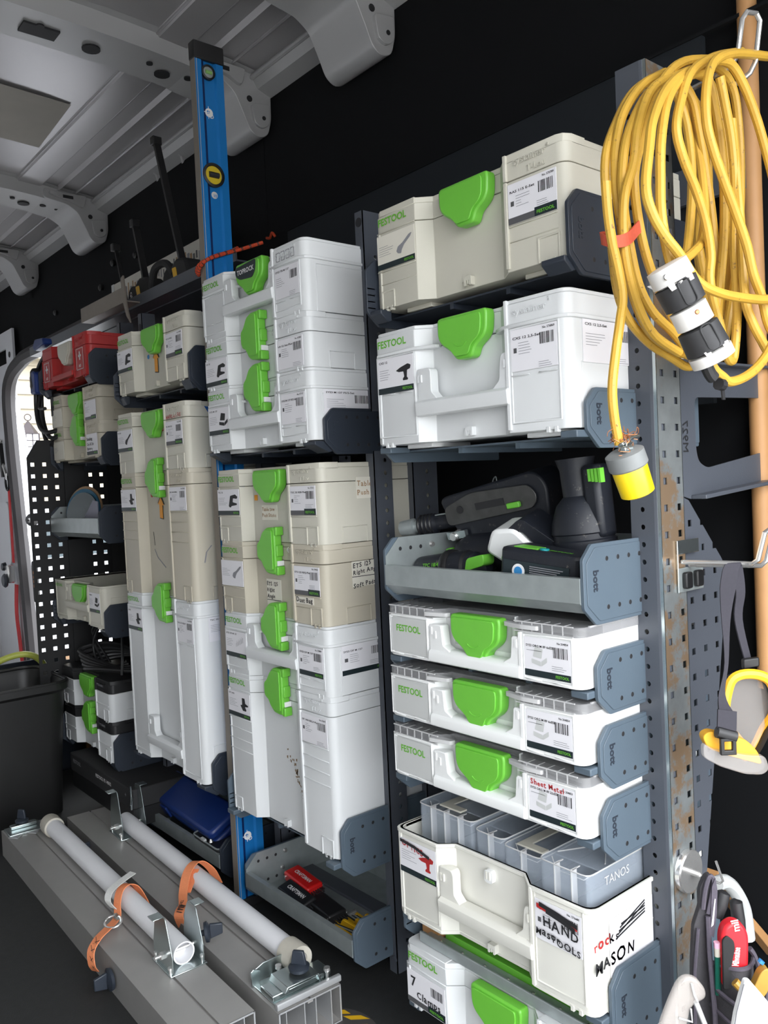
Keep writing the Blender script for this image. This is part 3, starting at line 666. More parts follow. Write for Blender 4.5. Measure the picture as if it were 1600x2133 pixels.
def box_org(label_, loc, right, tagtext=None):
    h = .089; c = 'white_plastic'
    t = thing('organizer_case', label_, 'organizer', loc, group='slim organizer cases with clear lids'); top = h - .018
    m = MB().prism(plan(), 'z', 0, top, c); common(m, h, c, top - .001)
    m.ring([(.006, .004), (.100, .004), (.100, top - .002), (.006, top - .002)], [(.0085, .0065), (.0975, .0065), (.0975, top - .0045), (.0085, top - .0045)], -.0018, .001, c, 'y')
    m.ring([(.301, .004), (.388, .004), (.388, top - .002), (.301, top - .002)], [(.3035, .0065), (.3855, .0065), (.3855, top - .0045), (.3035, top - .0045)], -.0018, .001, c, 'y')
    for x in (.012, .062, .306, .354): m.box(x, x + .028, -.0032, .001, .0035, .005, c)
    m.prism(plan(.0025)[4:6] + plan(.0)[6:7] + [(.122, .04), (.01, .04)], 'z', top - .004, top, c)
    m.box(.266, .268, .022, .03, top, h - .004, 'white_plastic')
    m.build('body', t, bevel=.0008, bseg=1)
    MB().add([(.0095, -.0016, .008), (.0965, -.0016, .008), (.0965, -.0016, top - .006), (.0095, -.0016, top - .006)], [(0, 1, 2, 3)], 'panel_grey').add([(.14, .0214, .03), (.262, .0214, .03), (.262, .0214, h - .014), (.14, .0214, h - .014)], [(0, 1, 2, 3)], 'panel_grey').build('front_panel', t, 'grey recessed front panel')
    MB().text('FESTOOL', (.024, -.0022, .043), (1, 0, 0), (0, 0, 1), .0155, 'lime_ink', True, width=.060).build('lettering', t, 'green printed lettering')
    hm = MB()
    hm.prism(round_poly([(.020, .024), (.002, .024), (-.006, .018), (-.007, .003), (.0, .0), (.020, .0)], .003, 2), 'x', .105, .297, c)
    hm.prism(round_poly([(.105, .01), (.105, .062), (.133, .062), (.136, .030), (.152, .022), (.152, .01)], .003, 2), 'y', -.002, .016, c)
    hm.prism(round_poly([(.297, .01), (.297, .062), (.280, .062), (.277, .030), (.262, .022), (.262, .01)], .003, 2), 'y', -.002, .016, c)
    ho = hm.build('handle', t, bevel=.0014)
    MB().box(.109, .1125, -.0034, -.001, .046, .058, c).box(.118, .1215, -.0034, -.001, .040, .052, c).box(.287, .2905, -.0034, -.001, .046, .058, c).build('pivot_detail', ho, split=True)
    lid = MB(); lp = plan(.001)
    lid.prism(lp[:7] + [(.122, .05), (.0, .05)], 'z', top, top + .014, 'clear_lid')
    lid.prism([(.272, .05), (.272, .02)] + lp[8:15] + [(BW, .05)], 'z', top, top + .014, 'clear_lid')
    lid.prism([(.0, .05), (BW, .05), (BW, BD - .01), (0, BD - .01)], 'z', top, top + .014, 'clear_lid'); lid.box(.122, .272, .030, .05, top + .004, top + .014, 'clear_lid')
    l = lid.build('lid', t, 'clear smoky plastic lid', bevel=.001, bseg=1)
    e = MB()
    for x in (.022, .040, .058, .076, .094, .300, .318, .336, .354, .372):
        e.box(x, x + .0009, -.0014, .001, top + .001, top + .0138, 'clear_edge').box(x, x + .0009, .0, .018, top + .0136, top + .0143, 'clear_edge')
    for a, b in ((.006, .115), (.285, .390)): e.box(a, b, -.0018, -.0006, top - .0005, top + .0012, 'clear_edge').box(a, b, -.0012, .0004, top + .0132, top + .0148, 'clear_edge')
    e.prism(round_poly([(.098, -.006), (.140, .004), (.142, .014), (.098, .010)], .004, 3), 'z', top + .004, top + .010, 'clear_edge')
    e.prism(round_poly([(.262, .010), (.262, .002), (.300, -.006), (.330, -.004), (.330, .004)], .004, 3), 'z', top + .004, top + .010, 'clear_edge')
    e.box(BW - .002, BW + .0008, .02, .29, top + .012, top + .0145, 'clear_edge')
    e.build('lid_rib', l, split=True)
    latch(t, .203, h - .036, h, swirl=True)
    m = MB(); label(m, (.304, -.0014, .009), (1, 0, 0), (0, 0, 1), .081, top - .0155, **right)
    if tagtext: m.text(tagtext, (.308, -.0026, .0585), (1, 0, -.03), (0, 0, 1), .0105, 'red_ink', True, jit=.25)
    m.build('label_card', t, 'white product label with a red handwritten title' if tagtext else 'white product label with barcode')
    return t
def L_(title='', no='', pic=None, bar='full', code=True, **k): return dict(title=title, no=no, pic=pic, bar=bar, code=code, **k)
NL = lambda title, pic, seed=3, **k: L_(title, '', pic, 'full', False, seed=seed, **k)
GA = 'boxes in the near right bay'; GB = 'boxes stacked in the centre bay'; GC = 'boxes stacked in the third bay'; GD = 'boxes in the far left bay'

# ------------------------------------------------------------------ right bay (A)
box_tloc('worn beige tool box alone on the topmost right shelf, beside the yellow cord', (-.012, .017, 1.284), .165,
         left=L_('', '', 'grinder', 'full', False, seed=1, pm='grey_ink', paper='tag_paper'), right=L_('RAS 115 E-Set', 'No. 570789', None, 'split', seed=2), group=GA)
box_sys3('light grey box with a wide handle on the second shelf of the right bay', (-.002, -.005, 1.052), .187,
         left=NL('CXS 12', 'drill', 4), right=L_('CXS 12 2,5-Set', 'No. 576869', None, None, seed=5), side=L_('CXS 12 2,5-Set', '', None, None, seed=6), group=GA)
for i, (z, lab) in enumerate(((.698, 'white organizer case on the top of the three organizer shelves in the right bay'), (.5935, 'white organizer case on the middle of the three organizer shelves in the right bay'), (.4925, 'white organizer case with red handwriting on its label, lowest of the three'))):
    box_org(lab, (-.001 if i == 0 else -.003, -.004, z), L_('SYS3 ORG M 89 6xESB' if i < 2 else 'SYS3 ORG M 89 22xESB', 'No 204854' if i < 2 else 'No 204853', 'case', 'full', seed=10 + i, pm='panel_grey', lines=1), 'Sheet Metal' if i == 2 else None)
# open hand tool box
tb = box_sys3('open lidless grey tool box marked hand tools in black marker, clear bins inside', (.006, -.012, .252), .150, 'cream_plastic', lt=None, left=NL('', 'drill', 15, pm='red_ink'), right=L_('TID 18 HPC 4,0 I-Plus', 'No. 576680', None, None, seed=16), lid=False, group=GA, lz=.078)
m = MB()
for k, (x, z, s) in enumerate(((.309, .128, .070), (.314, .131, .066), (.326, .125, .05))): m.strip([(x, -.0042 - .0003 * k, z), (x + s * .5, -.0042 - .0003 * k, z - .004), (x + s, -.0042 - .0003 * k, z - .010)], (0, 0, .0060), .0006, ('red_ink', 'ink', 'tape_black')[k])
write(m, 'HAND', .320, -.0048, .103, .019, slope=-.05); write(m, 'TOOLS', .334, -.0052, .084, .0135, slope=-.08); write(m, 'Mason', .306, -.0048, .088, .015, 'ink', .5)
m.text('OPTICS', (.018, -.0045, .126), (1, 0, -.1), (0, 0, 1), .014, 'red_ink', True, jit=.4); m.strip([(.014, -.0048, .133), (.05, -.0048, .130), (.085, -.0048, .122)], (0, 0, .005), .0006, 'tape_black')
m.build('marker_writing', tb, 'black and red marker writing with crossed out words')
m = MB(); m.box(BW + .001, BW + .0016, .035, .140, .045, .125, 'paper'); write(m, 'MASON', 0, .045, .062, .024, jit=.4, side=True); write(m, 'rocks', 0, .050, .094, .020, 'red_ink', .4, side=True)
for k in range(5): m.strip([(BW + .002, .05 + .003 * k, .095 + .004 * k), (BW + .002, .12, .108 + .004 * ((k * 3) % 5))], (0, 0, .002), .0006, 'tape_black')
m.build('side_card', tb, 'scribbled white card on the side')
# clear bins standing in the box
def clear_bin(lab, x0, x1, y0, y1, z0, z1, cat='bin', bar=None, word=False):
    t = thing('clear_bin', lab, cat, (0, 0, 0), group='clear plastic inset bins in the open tool box')
    o = round_poly([(x0, y0), (x1, y0), (x1, y1), (x0, y1)], .012, 3); s = .002
    i = round_poly([(x0 + s, y0 + s), (x1 - s, y0 + s), (x1 - s, y1 - s), (x0 + s, y1 - s)], .010, 3)
    m = MB().ring(o, i, z0, z1, 'clear_bin').prism(i, 'z', z0, z0 + .002, 'clear_bin'); m.build('wall', t)
    e = MB(); e.tube([(a, b, z1) for a, b in o], .0011, 'clear_edge', 5, True)
    n = max(2, int((x1 - x0) / .026))
    for k in range(1, n): x = x0 + (x1 - x0) * k / n; e.box(x - .0008, x + .0008, y0 - .0006, y0 + .012, z0, z1 + .0015, 'clear_edge'); e.box(x - .0008, x + .0008, y0, y0 + .02, z1 - .0005, z1 + .001, 'clear_edge')
    e.tube([(x0 + .006, y0 + .024, z1 - .004), (x0 + .02, y0 + .016, z1 - .016), (x1 - .02, y0 + .016, z1 - .016), (x1 - .006, y0 + .026, z1 - .004)], .0009, 'clear_edge', 5)
    e.build('rim', t, 'bright moulded edges')
    if bar: MB().prism([(bar - .018, y0 + .012), (bar + .032, y0 + .012), (bar + .032, y0 + .028), (bar, y0 + .028), (bar, y1 - .02), (bar - .018, y1 - .02)], 'z', z1 + .001, z1 + .004, 'old_plastic').build('carry_bar', t, 'cream flat carry bar', bevel=.001)
    L = MB().prism([(x0 + .004, y0 + .03), (x1 - .004, y0 + .03), (x1 - .004, y1 - .004), (x0 + .004, y1 - .004)], 'z', z1 - .003, z1 - .001, 'clear_bin').build('lid', t, 'flat clear lid')
    if word:
        MB().tube([(x0 + .008, y0 + .035, z1), (x1 - .008, y1 - .012, z1)], .0009, 'clear_edge', 5).tube([(x0 + .008, y1 - .03, z1 - .0002), (x1 - .008, y0 + .05, z1 - .0002)], .0009, 'clear_edge', 5).build('lid_ridge', L, split=True)
    if word: MB().text('TANOS', (x1 + .0008, y0 + .035, z1 - .024), (0, 1, 0), (0, 0, 1), .018, 'clear_edge').build('raised_word', t)
clear_bin('clear bin with a cream bar, at the left end inside the open tool box', .026, .155, .022, .265, .345, .440, bar=.085)
clear_bin('narrow clear bin second from the left inside the open tool box', .160, .222, .020, .265, .350, .433)
clear_bin('clear bin with a cream bar, third from the left inside the open tool box', .226, .300, .014, .265, .345, .430, bar=.262)
clear_bin('clear bin with raised letters at the right end inside the open tool box', .304, .392, .004, .190, .345, .438, word=True)
t = thing('blue_reel', 'shiny royal blue ridged cap lying in the open tool box beside the post', 'cap', (.365, .235, .415))
MB().lathe([(.018, -.03), (.030, -.025), (.033, 0), (.030, .02), (.012, .026)], (0, 0, 0), (.3, .3, 1), 'royal_blue', 20).build('body', t); MB().lathe([(.034, -.004), (.036, 0), (.034, .004)], (0, 0, 0), (.3, .3, 1), 'royal_blue', 20).build('ridge', t)
# clamps box, lid ajar
cb = box_tloc('lowest grey tool box of the right bay, marked 7 Clamps in black marker', (.010, -.010, .100), .105, 'new_plastic', left=None, group=GA)
m = MB(); label(m, (.0065, -.0016, .004), (1, 0, 0), (0, 0, 1), .092, .056, '', '', None, 'split', seed=22, lines=0)
m.text('7', (.016, -.0026, .034), (1, 0, 0), (0, 0, 1), .024, 'ink', True); write(m, 'Clamps', .030, -.0026, .018, .017, slope=-.05); m.build('label_card', cb, 'label with handwritten black marker words')
r = thing('steel_rail', 'dark steel rail with screws lying on the green insert above the clamps box', 'rail', (0, 0, 0))
MB().box(.035, .402, .008, .034, .210, .213, 'galv').box(.035, .402, .004, .008, .206, .224, 'galv').build('bar', r, bevel=.001)
sc = MB()
for k in range(7): sc.lathe([(.003, 0), (.0015, .0015)], (.07 + .05 * k, .022, .213), (0, 0, 1), 'chrome', 10)
sc.build('screw', r, split=True)
tag(MB().prism(round_poly([(.06, .036), (.40, .036), (.40, .25), (.06, .25)], .01), 'z', .2065, .222, 'lime').build('green_insert', bevel=.001), 'green plastic sheet lying on the clamps box under the open tool box', 'insert')
tag(MB().box(.014, .055, .03, .26, .2065, .226, 'wood').build('wood_block'), 'light wooden batten end on the left of the clamps box', 'wood')

# ------------------------------------------------------------------ centre bay (B)
XB = -.594
b = box_sys3('top light grey box of the upper centre stack, green latch with a dark badge', (XB, -.007, 1.3186), .137, left=None, right=L_('SYS3 TB M 137', '', None, None, seed=31), badge=True, lt='closed', group=GB)
m = MB()
for k in range(4): m.ring(*[[(x + .312 + .0165 * k, z + .107) for x, z in q] for q in ([(0, 0), (.012, 0), (.012, .017), (0, .017)], [(.001, .001), (.011, .001), (.011, .016), (.001, .016)])], -.0016, .0, 'grey_ink', 'y'); m.text('1234'[k], (.3155 + .0165 * k, -.0016, .112), (1, 0, 0), (0, 0, 1), .006, 'grey_ink')
m.build('moulded_icon', b)
box_tloc('middle beige-grey box of the upper centre stack with a pink-tinted label', (XB, -.007, 1.2136), .105, 'new_plastic', 'rot', left=NL('LR 32', 'jigsaw', 33), right=L_('LR 32 Set-Plus', 'No. 567852', None, None, seed=34), group=GB)
box_sys3('bottom light grey box of the upper centre stack, with a side label', (XB, -.007, 1.0766), .137, left=NL('SYS3 M 137', 'case', 35), right=L_('SYS3 M 137 FS/2-Set', 'No. 577157', None, None, seed=36), side=L_('SYS3 M 137 FS/2-Set', '', None, None, seed=37), lt='rot', group=GB)
XB2 = -.600; YB = .009
def tag_on(par, lines_, x, z, w, h, sz, m_='ink', side=False, slope=0, gap=1.25):
    m = MB()
    if side: m.box(BW + .0008, BW + .0014, x, x + w, z, z + h, 'tag_paper')
    else:
        yy = .0205 if .125 < x < .265 else -.0012; m.box(x, x + w, yy, yy + .0008, z, z + h, 'tag_paper')
    for i, s in enumerate(lines_):
        zz = z + h - (i + 1) * sz * gap
        if s == '_': m.box(x, x + w, (yy - .0006), yy, zz + sz * .7, zz + sz * .8, 'ink') if not side else m.box(BW + .0014, BW + .0018, x, x + w, zz + sz * .7, zz + sz * .8, 'ink'); continue
        if side: m.text(s, (BW + .0019, x + .002, zz), (0, 1, slope), (0, 0, 1), sz, m_, True, jit=.25)
        else: m.text(s, (x + .002, yy - .0007, zz), (1, 0, slope), (0, 0, 1), sz, m_, True, jit=.25)
    return m.build('handwritten_tag', par, 'paper tag with handwriting')
b1 = box_tloc('beige top box of the lower centre stack, tagged table saw push sticks', (XB2, YB, .8767), .1575, left=NL('TSC 55', 'jigsaw', 41, pm='ink'), right=L_('TSC 55 REB Plus', 'No. 575761', None, 'split', seed=42), group=GB)
tag_on(b1, ['Table Saw', 'Push Sticks'], .156, .046, .060, .032, .0100, 'disc_tan'); tag_on(b1, ['Table Saw', 'Push S'], .085, .085, .06, .042, .014, 'disc_tan', True)
MB().box(.128, .140, .0205, .0212, .088, .100, 'orange_ink').build('sticker', b1, 'small orange sticker')
b2 = box_tloc('yellowed second box of the lower centre stack, tagged right angle soft pads', (XB2, YB, .7192), .1575, 'older_plastic', 'rot', left=L_('', '', 'grinder', None, False, seed=43, pm='grey_ink'), right=L_('ETS 125 REQ-Plus', 'No. 574636', None, 'split', seed=44), group=GB)
tag_on(b2, ['ETS 125', 'Right', 'Angle', '_', 'Soft Pads'], .160, .012, .056, .066, .0115, gap=1.15); tag_on(b2, ['ETS 125', 'Right Angle', '_', 'Soft Pads'], .065, .070, .075, .050, .0125, side=True, slope=.1, gap=1.05)
tag_on(b2, ['Dust Bag'], .303, .040, .060, .016, .0125, gap=1.0)
box_sys3('light grey third box of the lower centre stack with its handle tilted out', (XB2, YB, .5822), .137, left=NL('SYS3 DF M 137', 'bits', 45), right=L_('SYS3 DF M 137', 'No. 576804', None, 'full', seed=46), side=L_('SYS3 DF M 137', 'No. 576804', None, 'full', seed=47), lt='rot', group=GB)
b4 = box_tloc('tall light grey bottom box of the lower centre stack with a brown dirt smudge', (XB2, YB, .2672), .315, 'new_plastic', 'rot', left=NL('OF 1400', 'router', 48), right=L_('OF 1400 EBQ-F-Plus', 'No. 576675', None, None, seed=49), group=GB)
m = MB(); rn = random.Random(5)
for k in range(46):
    a = rn.gauss(0, 1); x = .235 + .012 * a + rn.gauss(0, .005); z = .125 - .020 * a + rn.gauss(0, .010); w = rn.uniform(.0008, .004)
    m.add([(x, .0214, z), (x + w, .0214, z - w * .3), (x + w * 1.2, .0214, z + w * 1.5), (x - w * .2, .0214, z + w * 1.1)], [(0, 1, 2, 3)], 'dirt_brown')
d = m.build('dirt_smudge', b4, 'brown dirt marks'); d['kind'] = 'stuff'

# ------------------------------------------------------------------ third bay (C)
XC = -1.095
c0 = box_tloc('beige box alone above the tall third-bay stack, with an orange arrow', (XC, 0, 1.257), .1575, left=NL('TS 55', 'jigsaw', 51), right=L_('TS 55 REQ', 'No. 575388', None, 'split', seed=52), group=GC)
c1 = box_tloc('beige top box of the third-bay stack with red marker words', (XC, -.012, 1.1361), .1575 - .0, left=NL('PS 300', 'grinder', 53, pm='ink'), right=L_('PS 300 EQ', 'No. 561445', None, 'split', seed=54), group=GC)
c1.location.z = 1.0461
c2 = box_tloc('tall beige middle box of the third-bay stack, orange arrow below its turned latch', (XC, -.012, .7311), .315, 'older_plastic', 'rot', left=NL('OF', 'router', 55), right=L_('OF 1010 EBQ', 'No. 574335', None, None, seed=56), group=GC)
c3 = box_sys3('very tall light grey bottom box of the third-bay stack, low handle', (XC, -.012, .2941), .437, left=NL('SYS3', 'router', 57), right=L_('TSC 55 KEB-F', 'No. 577345', None, None, seed=58), side=L_('TSC 55 KEB-F', '', None, None, seed=59), lt='rot', group=GC, lz=.335)
def arrow(par, x, z, s=1., mouth=False):
    P = [(-.009, 0), (.007, -.002), (.007, .032), (.015, .031), (.000, .052), (-.017, .034), (-.009, .034)]
    MB().prism([(x + a * s * 1.15, z + b_ * s * 1.15) for a, b_ in P], 'y', .0200, .0213, 'ink').prism([(x + a * s, z + .002 + b_ * s) for a, b_ in P], 'y', .0192, .0202, 'orange_ink').build('arrow_sticker', par, 'orange arrow sticker with a black edge')
arrow(c0, .198, .040); arrow(c2, .205, .195)
m = MB()
for x, z, k in ((.150, .085, 'blue_ink'), (.262, .125, 'blue_ink'), (.266, .105, 'blue_ink')): m.lathe([(.006, 0), (.0055, -.0008)], (x, .0215, z), (0, 1, 0), k, 14)
m.build('dot_sticker', c0, 'round blue dot stickers')
m = MB()
for x, z in ((.262, .283), (.264, .262), (.150, .255)): m.lathe([(.006, 0), (.0055, -.0008)], (x, .0215, z), (0, 1, 0), 'red_ink', 14)
m.build('dot_sticker', c2, 'round red dot stickers')
MB().text('SAW BLADE', (.142, .0205, .098), (1, 0, .02), (0, 0, 1), .018, 'red_ink', True, jit=.3).text('HARDWARE', (.303, -.0009, .1215), (1, 0, .02), (0, 0, 1), .012, 'red_ink', True, jit=.3).build('marker_writing', c1, 'red marker words')
MB().prism([(.05, .145), (.085, .14), (.088, .09), (.076, .075), (.07, .115)], 'x', BW + .0006, BW + .0014, 'blue_tape').build('tape_patch', c1, 'piece of blue tape on the side')
MB().strip([(BW + .001, .03, .09), (BW + .001, .036, .115), (BW + .001, .05, .13)], (0, .003, 0), .0006, 'grey_ink').strip([(.15, .0214, .115), (.165, .0214, .095), (.21, .0214, .07)], (.002, 0, .002), .0005, 'grey_ink').strip([(.148, .0214, .16), (.153, .0214, .125)], (.002, 0, 0), .0005, 'ink').build('scratch', c2, 'dark scuff lines')

# ------------------------------------------------------------------ far left bay (D)
t = box_tloc('red first aid box with a cream latch in the far left bay', (-1.708, 0, 1.345), .125, 'red_plastic', 'closed', lc='old_plastic', logo_on=False, group=GD)
def aid(m, x, z, w, h): m.box(x, x + w, -.0016, -.0008, z, z + h, 'red_plastic'); m.ring([(x, z), (x + w, z), (x + w, z + h), (x, z + h)], [(x + .0015, z + .0015), (x + w - .0015, z + .0015), (x + w - .0015, z + h - .0015), (x + .0015, z + h - .0015)], -.0022, -.0014, 'panel_grey', 'y'); c = x + w / 2; m.box(c - .003, c + .003, -.0024, -.0018, z + h * .45, z + h * .85, 'white_ink').box(c - .010, c + .010, -.0024, -.0018, z + h * .6, z + h * .7, 'white_ink'); m.text('AID', (c, -.0024, z + h * .12), (1, 0, 0), (0, 0, 1), .011, 'white_ink', True, 'C')
m = MB(); aid(m, .028, .018, .05, .06); aid(m, .318, .020, .055, .062); m.build('label_card', t, 'red label with a white cross')
hh = MB().prism([(.012, .012), (-.008, .010), (-.008, .026), (.012, .028)], 'x', .11, .29, 'red_plastic').build('handle', t, bevel=.002)
d2 = box_tloc('grey box directly below the red first aid box, upper of a stack of two', (-1.712, .024, 1.2135), .105, 'older_plastic', left=L_('', '', None, None, False, seed=61, paper='tag_paper'), right=L_('SYS', '', None, 'split', False, seed=62), group=GD)
d3 = box_tloc('grey box with a handwritten label, lower of the two below the red box', (-1.712, .024, 1.1085), .105, 'older_plastic', 'rot', left=L_('', '', None, None, False, seed=63, paper='tag_paper'), group=GD)
m = MB(); label(m, (.3005, -.0016, .006), (1, 0, 0), (0, 0, 1), .085, .062, bar='full', code=False, lines=0, seed=64); write(m, 'Sanding', .304, -.0026, .049, .012); write(m, 'Cut & Dis', .304, -.0026, .034, .012); write(m, 'Battery', .304, -.0026, .020, .012); m.build('label_card', d3, 'white label with black handwriting')
d4 = box_sys3('open lidless grey box in the middle of the far left bay', (-1.705, 0, .600), .125, 'old_plastic', lt=None, left=None, right=L_('Lights', '', 'case', 'full', False, seed=66, pm='ink'), lid=False, group=GD, lz=.045)
latch(d4, .205, .090, .1)
write_m = MB(); write_m.text('FESTOOL', (.014, -.0026, .105), (1, 0, 0), (0, 0, 1), .012, 'lime_ink', True, width=.06); write_m.build('lettering', d4)
for k, (z, lab) in enumerate(((.325, 'upper black-lidded grey box beside the bin, cables on its lid'), (.205, 'lower black-lidded grey box beside the black bin'))):
    t = box_tloc(lab, (-1.69, 0, z), .120, 'new_plastic', 'closed' if k == 0 else 'rot', logo_on=False, lid_c='black_plastic', group=GD)
    MB().box(.300, .388, -.0025, .001, .045, .048, 'new_plastic').box(.006, .100, -.0025, .001, .045, .048, 'new_plastic').text('SYSTAINER', (.31, -.0032, .100), (1, 0, 0), (0, 0, 1), .009, 'grey_ink', True, width=.05).build('trim_line', t)
# ------------------------------------------------------------------ shelves (end plates and pans)
def plate_poly(y0, y1, z0, z1, c1=.020, c2=.024): return [(y0, z0 + c2), (y0, z1 - c1), (y0 + c1, z1), (y1, z1), (y1, z0), (y0 + c2 * 1.1, z0)]
def end_plate(par, x, y0, y1, z0, z1, sg, colour, word=True, th=.0055):
    P = round_poly(plate_poly(y0, y1, z0, z1), .003, 2)
    m = MB().prism(P, 'x', x, x + sg * th, colour)
    c = ((y0 + y1) / 2, (z0 + z1) / 2); I = round_poly(plate_poly(y0 + .006, y1, z0 + .005, z1 - .005), .003, 2)
    m.prism(I, 'x', x + sg * th, x + sg * (th + .0012), colour)
    p = m.build('end_plate', par, bevel=.0012)
    X = x + sg * (th + .0013); h = MB()
    for zz in (z0 + (z1 - z0) * .20, z0 + (z1 - z0) * .80):
        for k in range(4): h.lathe([(.0036, 0), (.0030, sg * .0005)], (X - sg * .0002, y0 + .052 + .026 * k, zz), (1, 0, 0), 'ink', 10)
    h.build('screw_hole', p, split=True)
    if word and sg > 0: MB().text('bott', (X, y0 + .020, (z0 + z1) / 2 + .020), (0, 0, -1), (0, 1, 0), .017, 'ink' if False else 'navy_plastic', True, th=.0006).build('raised_word', p)
    if sg < 0:
        for k in range(5): pass
        r_ = MB()
        for k in range(4): r_.box(x - .0068, x, y0 + .002, y0 + .018, z0 + .030 + k * .011, z0 + .032 + k * .011, colour)
        r_.build('stiffening_rib', p)
    return p
def shelf(lab, x0, y0, z, up=.054, dn=.028, colour='holder_grey', yo=.022, lip=True, grp='plastic carrier shelves bolted in the racks'):
    t = thing('carrier_shelf', lab, 'shelf', (0, 0, 0), group=grp)
    xr = x0 + BW + .004
    end_plate(t, xr, y0 + yo, .30, z - dn, z + up, 1, colour); end_plate(t, x0 - .004, y0 + yo - .01, .30, z - dn, z + up, -1, colour)
    m = MB().box(x0 - .004, xr, y0 + .05, .30, z - .0115, z - .0085, colour)
    for x in (x0 + .14, x0 + .26): m.box(x, x + .008, y0 + .05, .30, z - .020, z - .011, colour)
    m.build('pan', t, split=True)
    if lip:
        m = MB(); q = [(y0 + .002, z - .009), (y0 + .002, z - .002), (y0 + yo + .02, z - .002), (y0 + yo + .02, z - dn + .006), (y0 + yo + .012, z - dn + .004)] if colour == 'navy_plastic' else [(y0 + .006, z - .013), (y0 + .006, z - .003), (y0 + .05, z - .003), (y0 + .05, z - .013)]
        m.prism(q, 'x', xr, xr - (.040 if colour == 'navy_plastic' else .028), colour); m.prism(q, 'x', x0 - .004, x0 + .024, colour); m.build('front_lip', t, bevel=.0015, split=True)
    return t
shelf('dark carrier shelf under the topmost beige box of the right bay', -.012, .0, 1.284, .088, .026, 'navy_plastic', -.002 + .008)
shelf('grey carrier shelf under the box with the wide handle in the right bay', -.002, -.005, 1.052, lip=True)
for z, nm in ((.698, 'under the top organizer case'), (.5935, 'under the middle organizer case'), (.4925, 'under the lowest organizer case with red writing')): shelf('grey carrier shelf ' + nm, -.002, -.004, z, .050, .040)
shelf('grey carrier shelf under the open hand tool box', .006, -.010, .252, .058, .060)
shelf('grey carrier shelf under the box marked 7 Clamps', .012, -.010, .100, .05, .035)
shelf('dark carrier shelf under the upper centre stack', XB, -.007, 1.0766, .060, .028, 'navy_plastic')
shelf('grey carrier shelf under the tall bottom box of the centre bay', XB2, YB - .02, .2672, .078, .037)
shelf('dark carrier shelf under the single beige box with the orange arrow', XC, 0, 1.257, .075, .03, 'navy_plastic', .0)
shelf('dark carrier shelf under the tall third-bay stack', XC, -.018, .2941, .070, .034, 'navy_plastic')
shelf('dark carrier shelf under the red first aid box', -1.708, 0, 1.345, .075, .03, 'navy_plastic', .0)
shelf('dark carrier shelf under the two grey boxes of the far left bay', -1.712, .024, 1.1085, .07, .03, 'navy_plastic', .0)
shelf('dark carrier shelf under the open lidless box in the far left bay', -1.705, 0, .600, .07, .03, 'navy_plastic', .0)
shelf('dark carrier shelf under the black and grey boxes', -1.69, 0, .205, .085, .03, 'navy_plastic', .0)
# galvanised trays
def tray(lab, x0, x1, yf, zt, zb, yb=.30, up=.045, colour='holder_grey', word=False, fh=.034):
    t = thing('metal_tray', lab, 'tray', (0, 0, 0), group='galvanised trays in the racks')
    m = MB().prism([(yf, zt), (yf, zt - fh), (yf + .018, zb), (yb, zb), (yb, zt + up * .8), (yb - .002, zt + up * .8), (yb - .002, zb + .002), (yf + .019, zb + .002), (yf + .002, zt - fh + .001), (yf + .002, zt - .002), (yf + .012, zt - .002), (yf + .012, zt)], 'x', x0, x1, 'galv')
    m.build('trough', t)
    end_plate(t, x1, yf + .002, yb, zb - .016, zt + up, 1, colour, word)
    MB().prism(plate_poly(yf + .002, yb, zb - .004, zt + up, .03, .02), 'x', x0 + .0005, x0 + .002, 'galv').lathe([(.006, 0), (.004, .004)], (x0 + .002, yf + .11, zt + up - .018), (1, 0, 0), 'chrome', 12).lathe([(.006, 0), (.004, .004)], (x0 + .002, yf + .10, zt - .02), (1, 0, 0), 'chrome', 12).build('inner_plate', t)
    h = MB()
    for k in range(3):
        for zz in (zt + up - .020, zb + .014): h.lathe([(.0036, 0), (.003, .0006)], (x0 + .002, yf + .035 + .024 * k, zz), (1, 0, 0), 'ink', 10)
    h.build('screw_hole', t, split=True)
    end_plate(t, x0, yf + .002, yb, zb - .016, zt + up, -1, colour, False)
    return t
tray('galvanised tray full of cordless tools in the right bay', -.002, .402, -.004, .850, .800, colour='holder_grey', word=True)
tray('galvanised tray with red and black hex key sets, bottom centre', -.604, -.200, .032, .101, .052, up=.036)
tray('galvanised tray under the blue case at the bottom of the third bay', -1.15, -.745, .040, .094, .045, up=.036, colour='navy_plastic')
tray('dark grey tray holding grinding discs in the far left bay', -1.712, -1.305, .0, .925, .865, up=.035, colour='navy_plastic', fh=.045)
# ------------------------------------------------------------------ cordless tools in the right bay tray
TG = 'cordless tools in the tray'
t = thing('battery_charger', 'dark battery charger with a round blue sticker, front right of the tool tray', 'charger', (.300, .052, .8060), (.0, .10, .10), TG)
MB().prism(round_poly([(-.068, -.03), (.068, -.03), (.068, .045), (-.068, .045)], .014, 3), 'z', .006, .076, 'tool_navy').build('body', t, bevel=.006)
m = MB(); label(m, (-.058, -.0312, .022), (1, 0, 0), (0, 0, 1), .112, .036, bar=None, code=False, lines=0, paper='bar_dark', seed=2)
m.lathe([(.011, 0), (.011, .0006)], (-.030, -.0325, .043), (0, -1, 0), 'white_ink', 20).lathe([(.007, 0), (.007, .0006)], (-.030, -.0332, .043), (0, -1, 0), 'blue_ink', 20)
for k in range(9): m.box(-.012 + .001, .045 - .005 * (k % 3), -.0327, -.0322, .052 - .003 * k, .0532 - .003 * k, 'grey_ink')
m.text('0-80%', (-.01, -.033, .024), (1, 0, 0), (0, 0, 1), .007, 'white_ink', True)
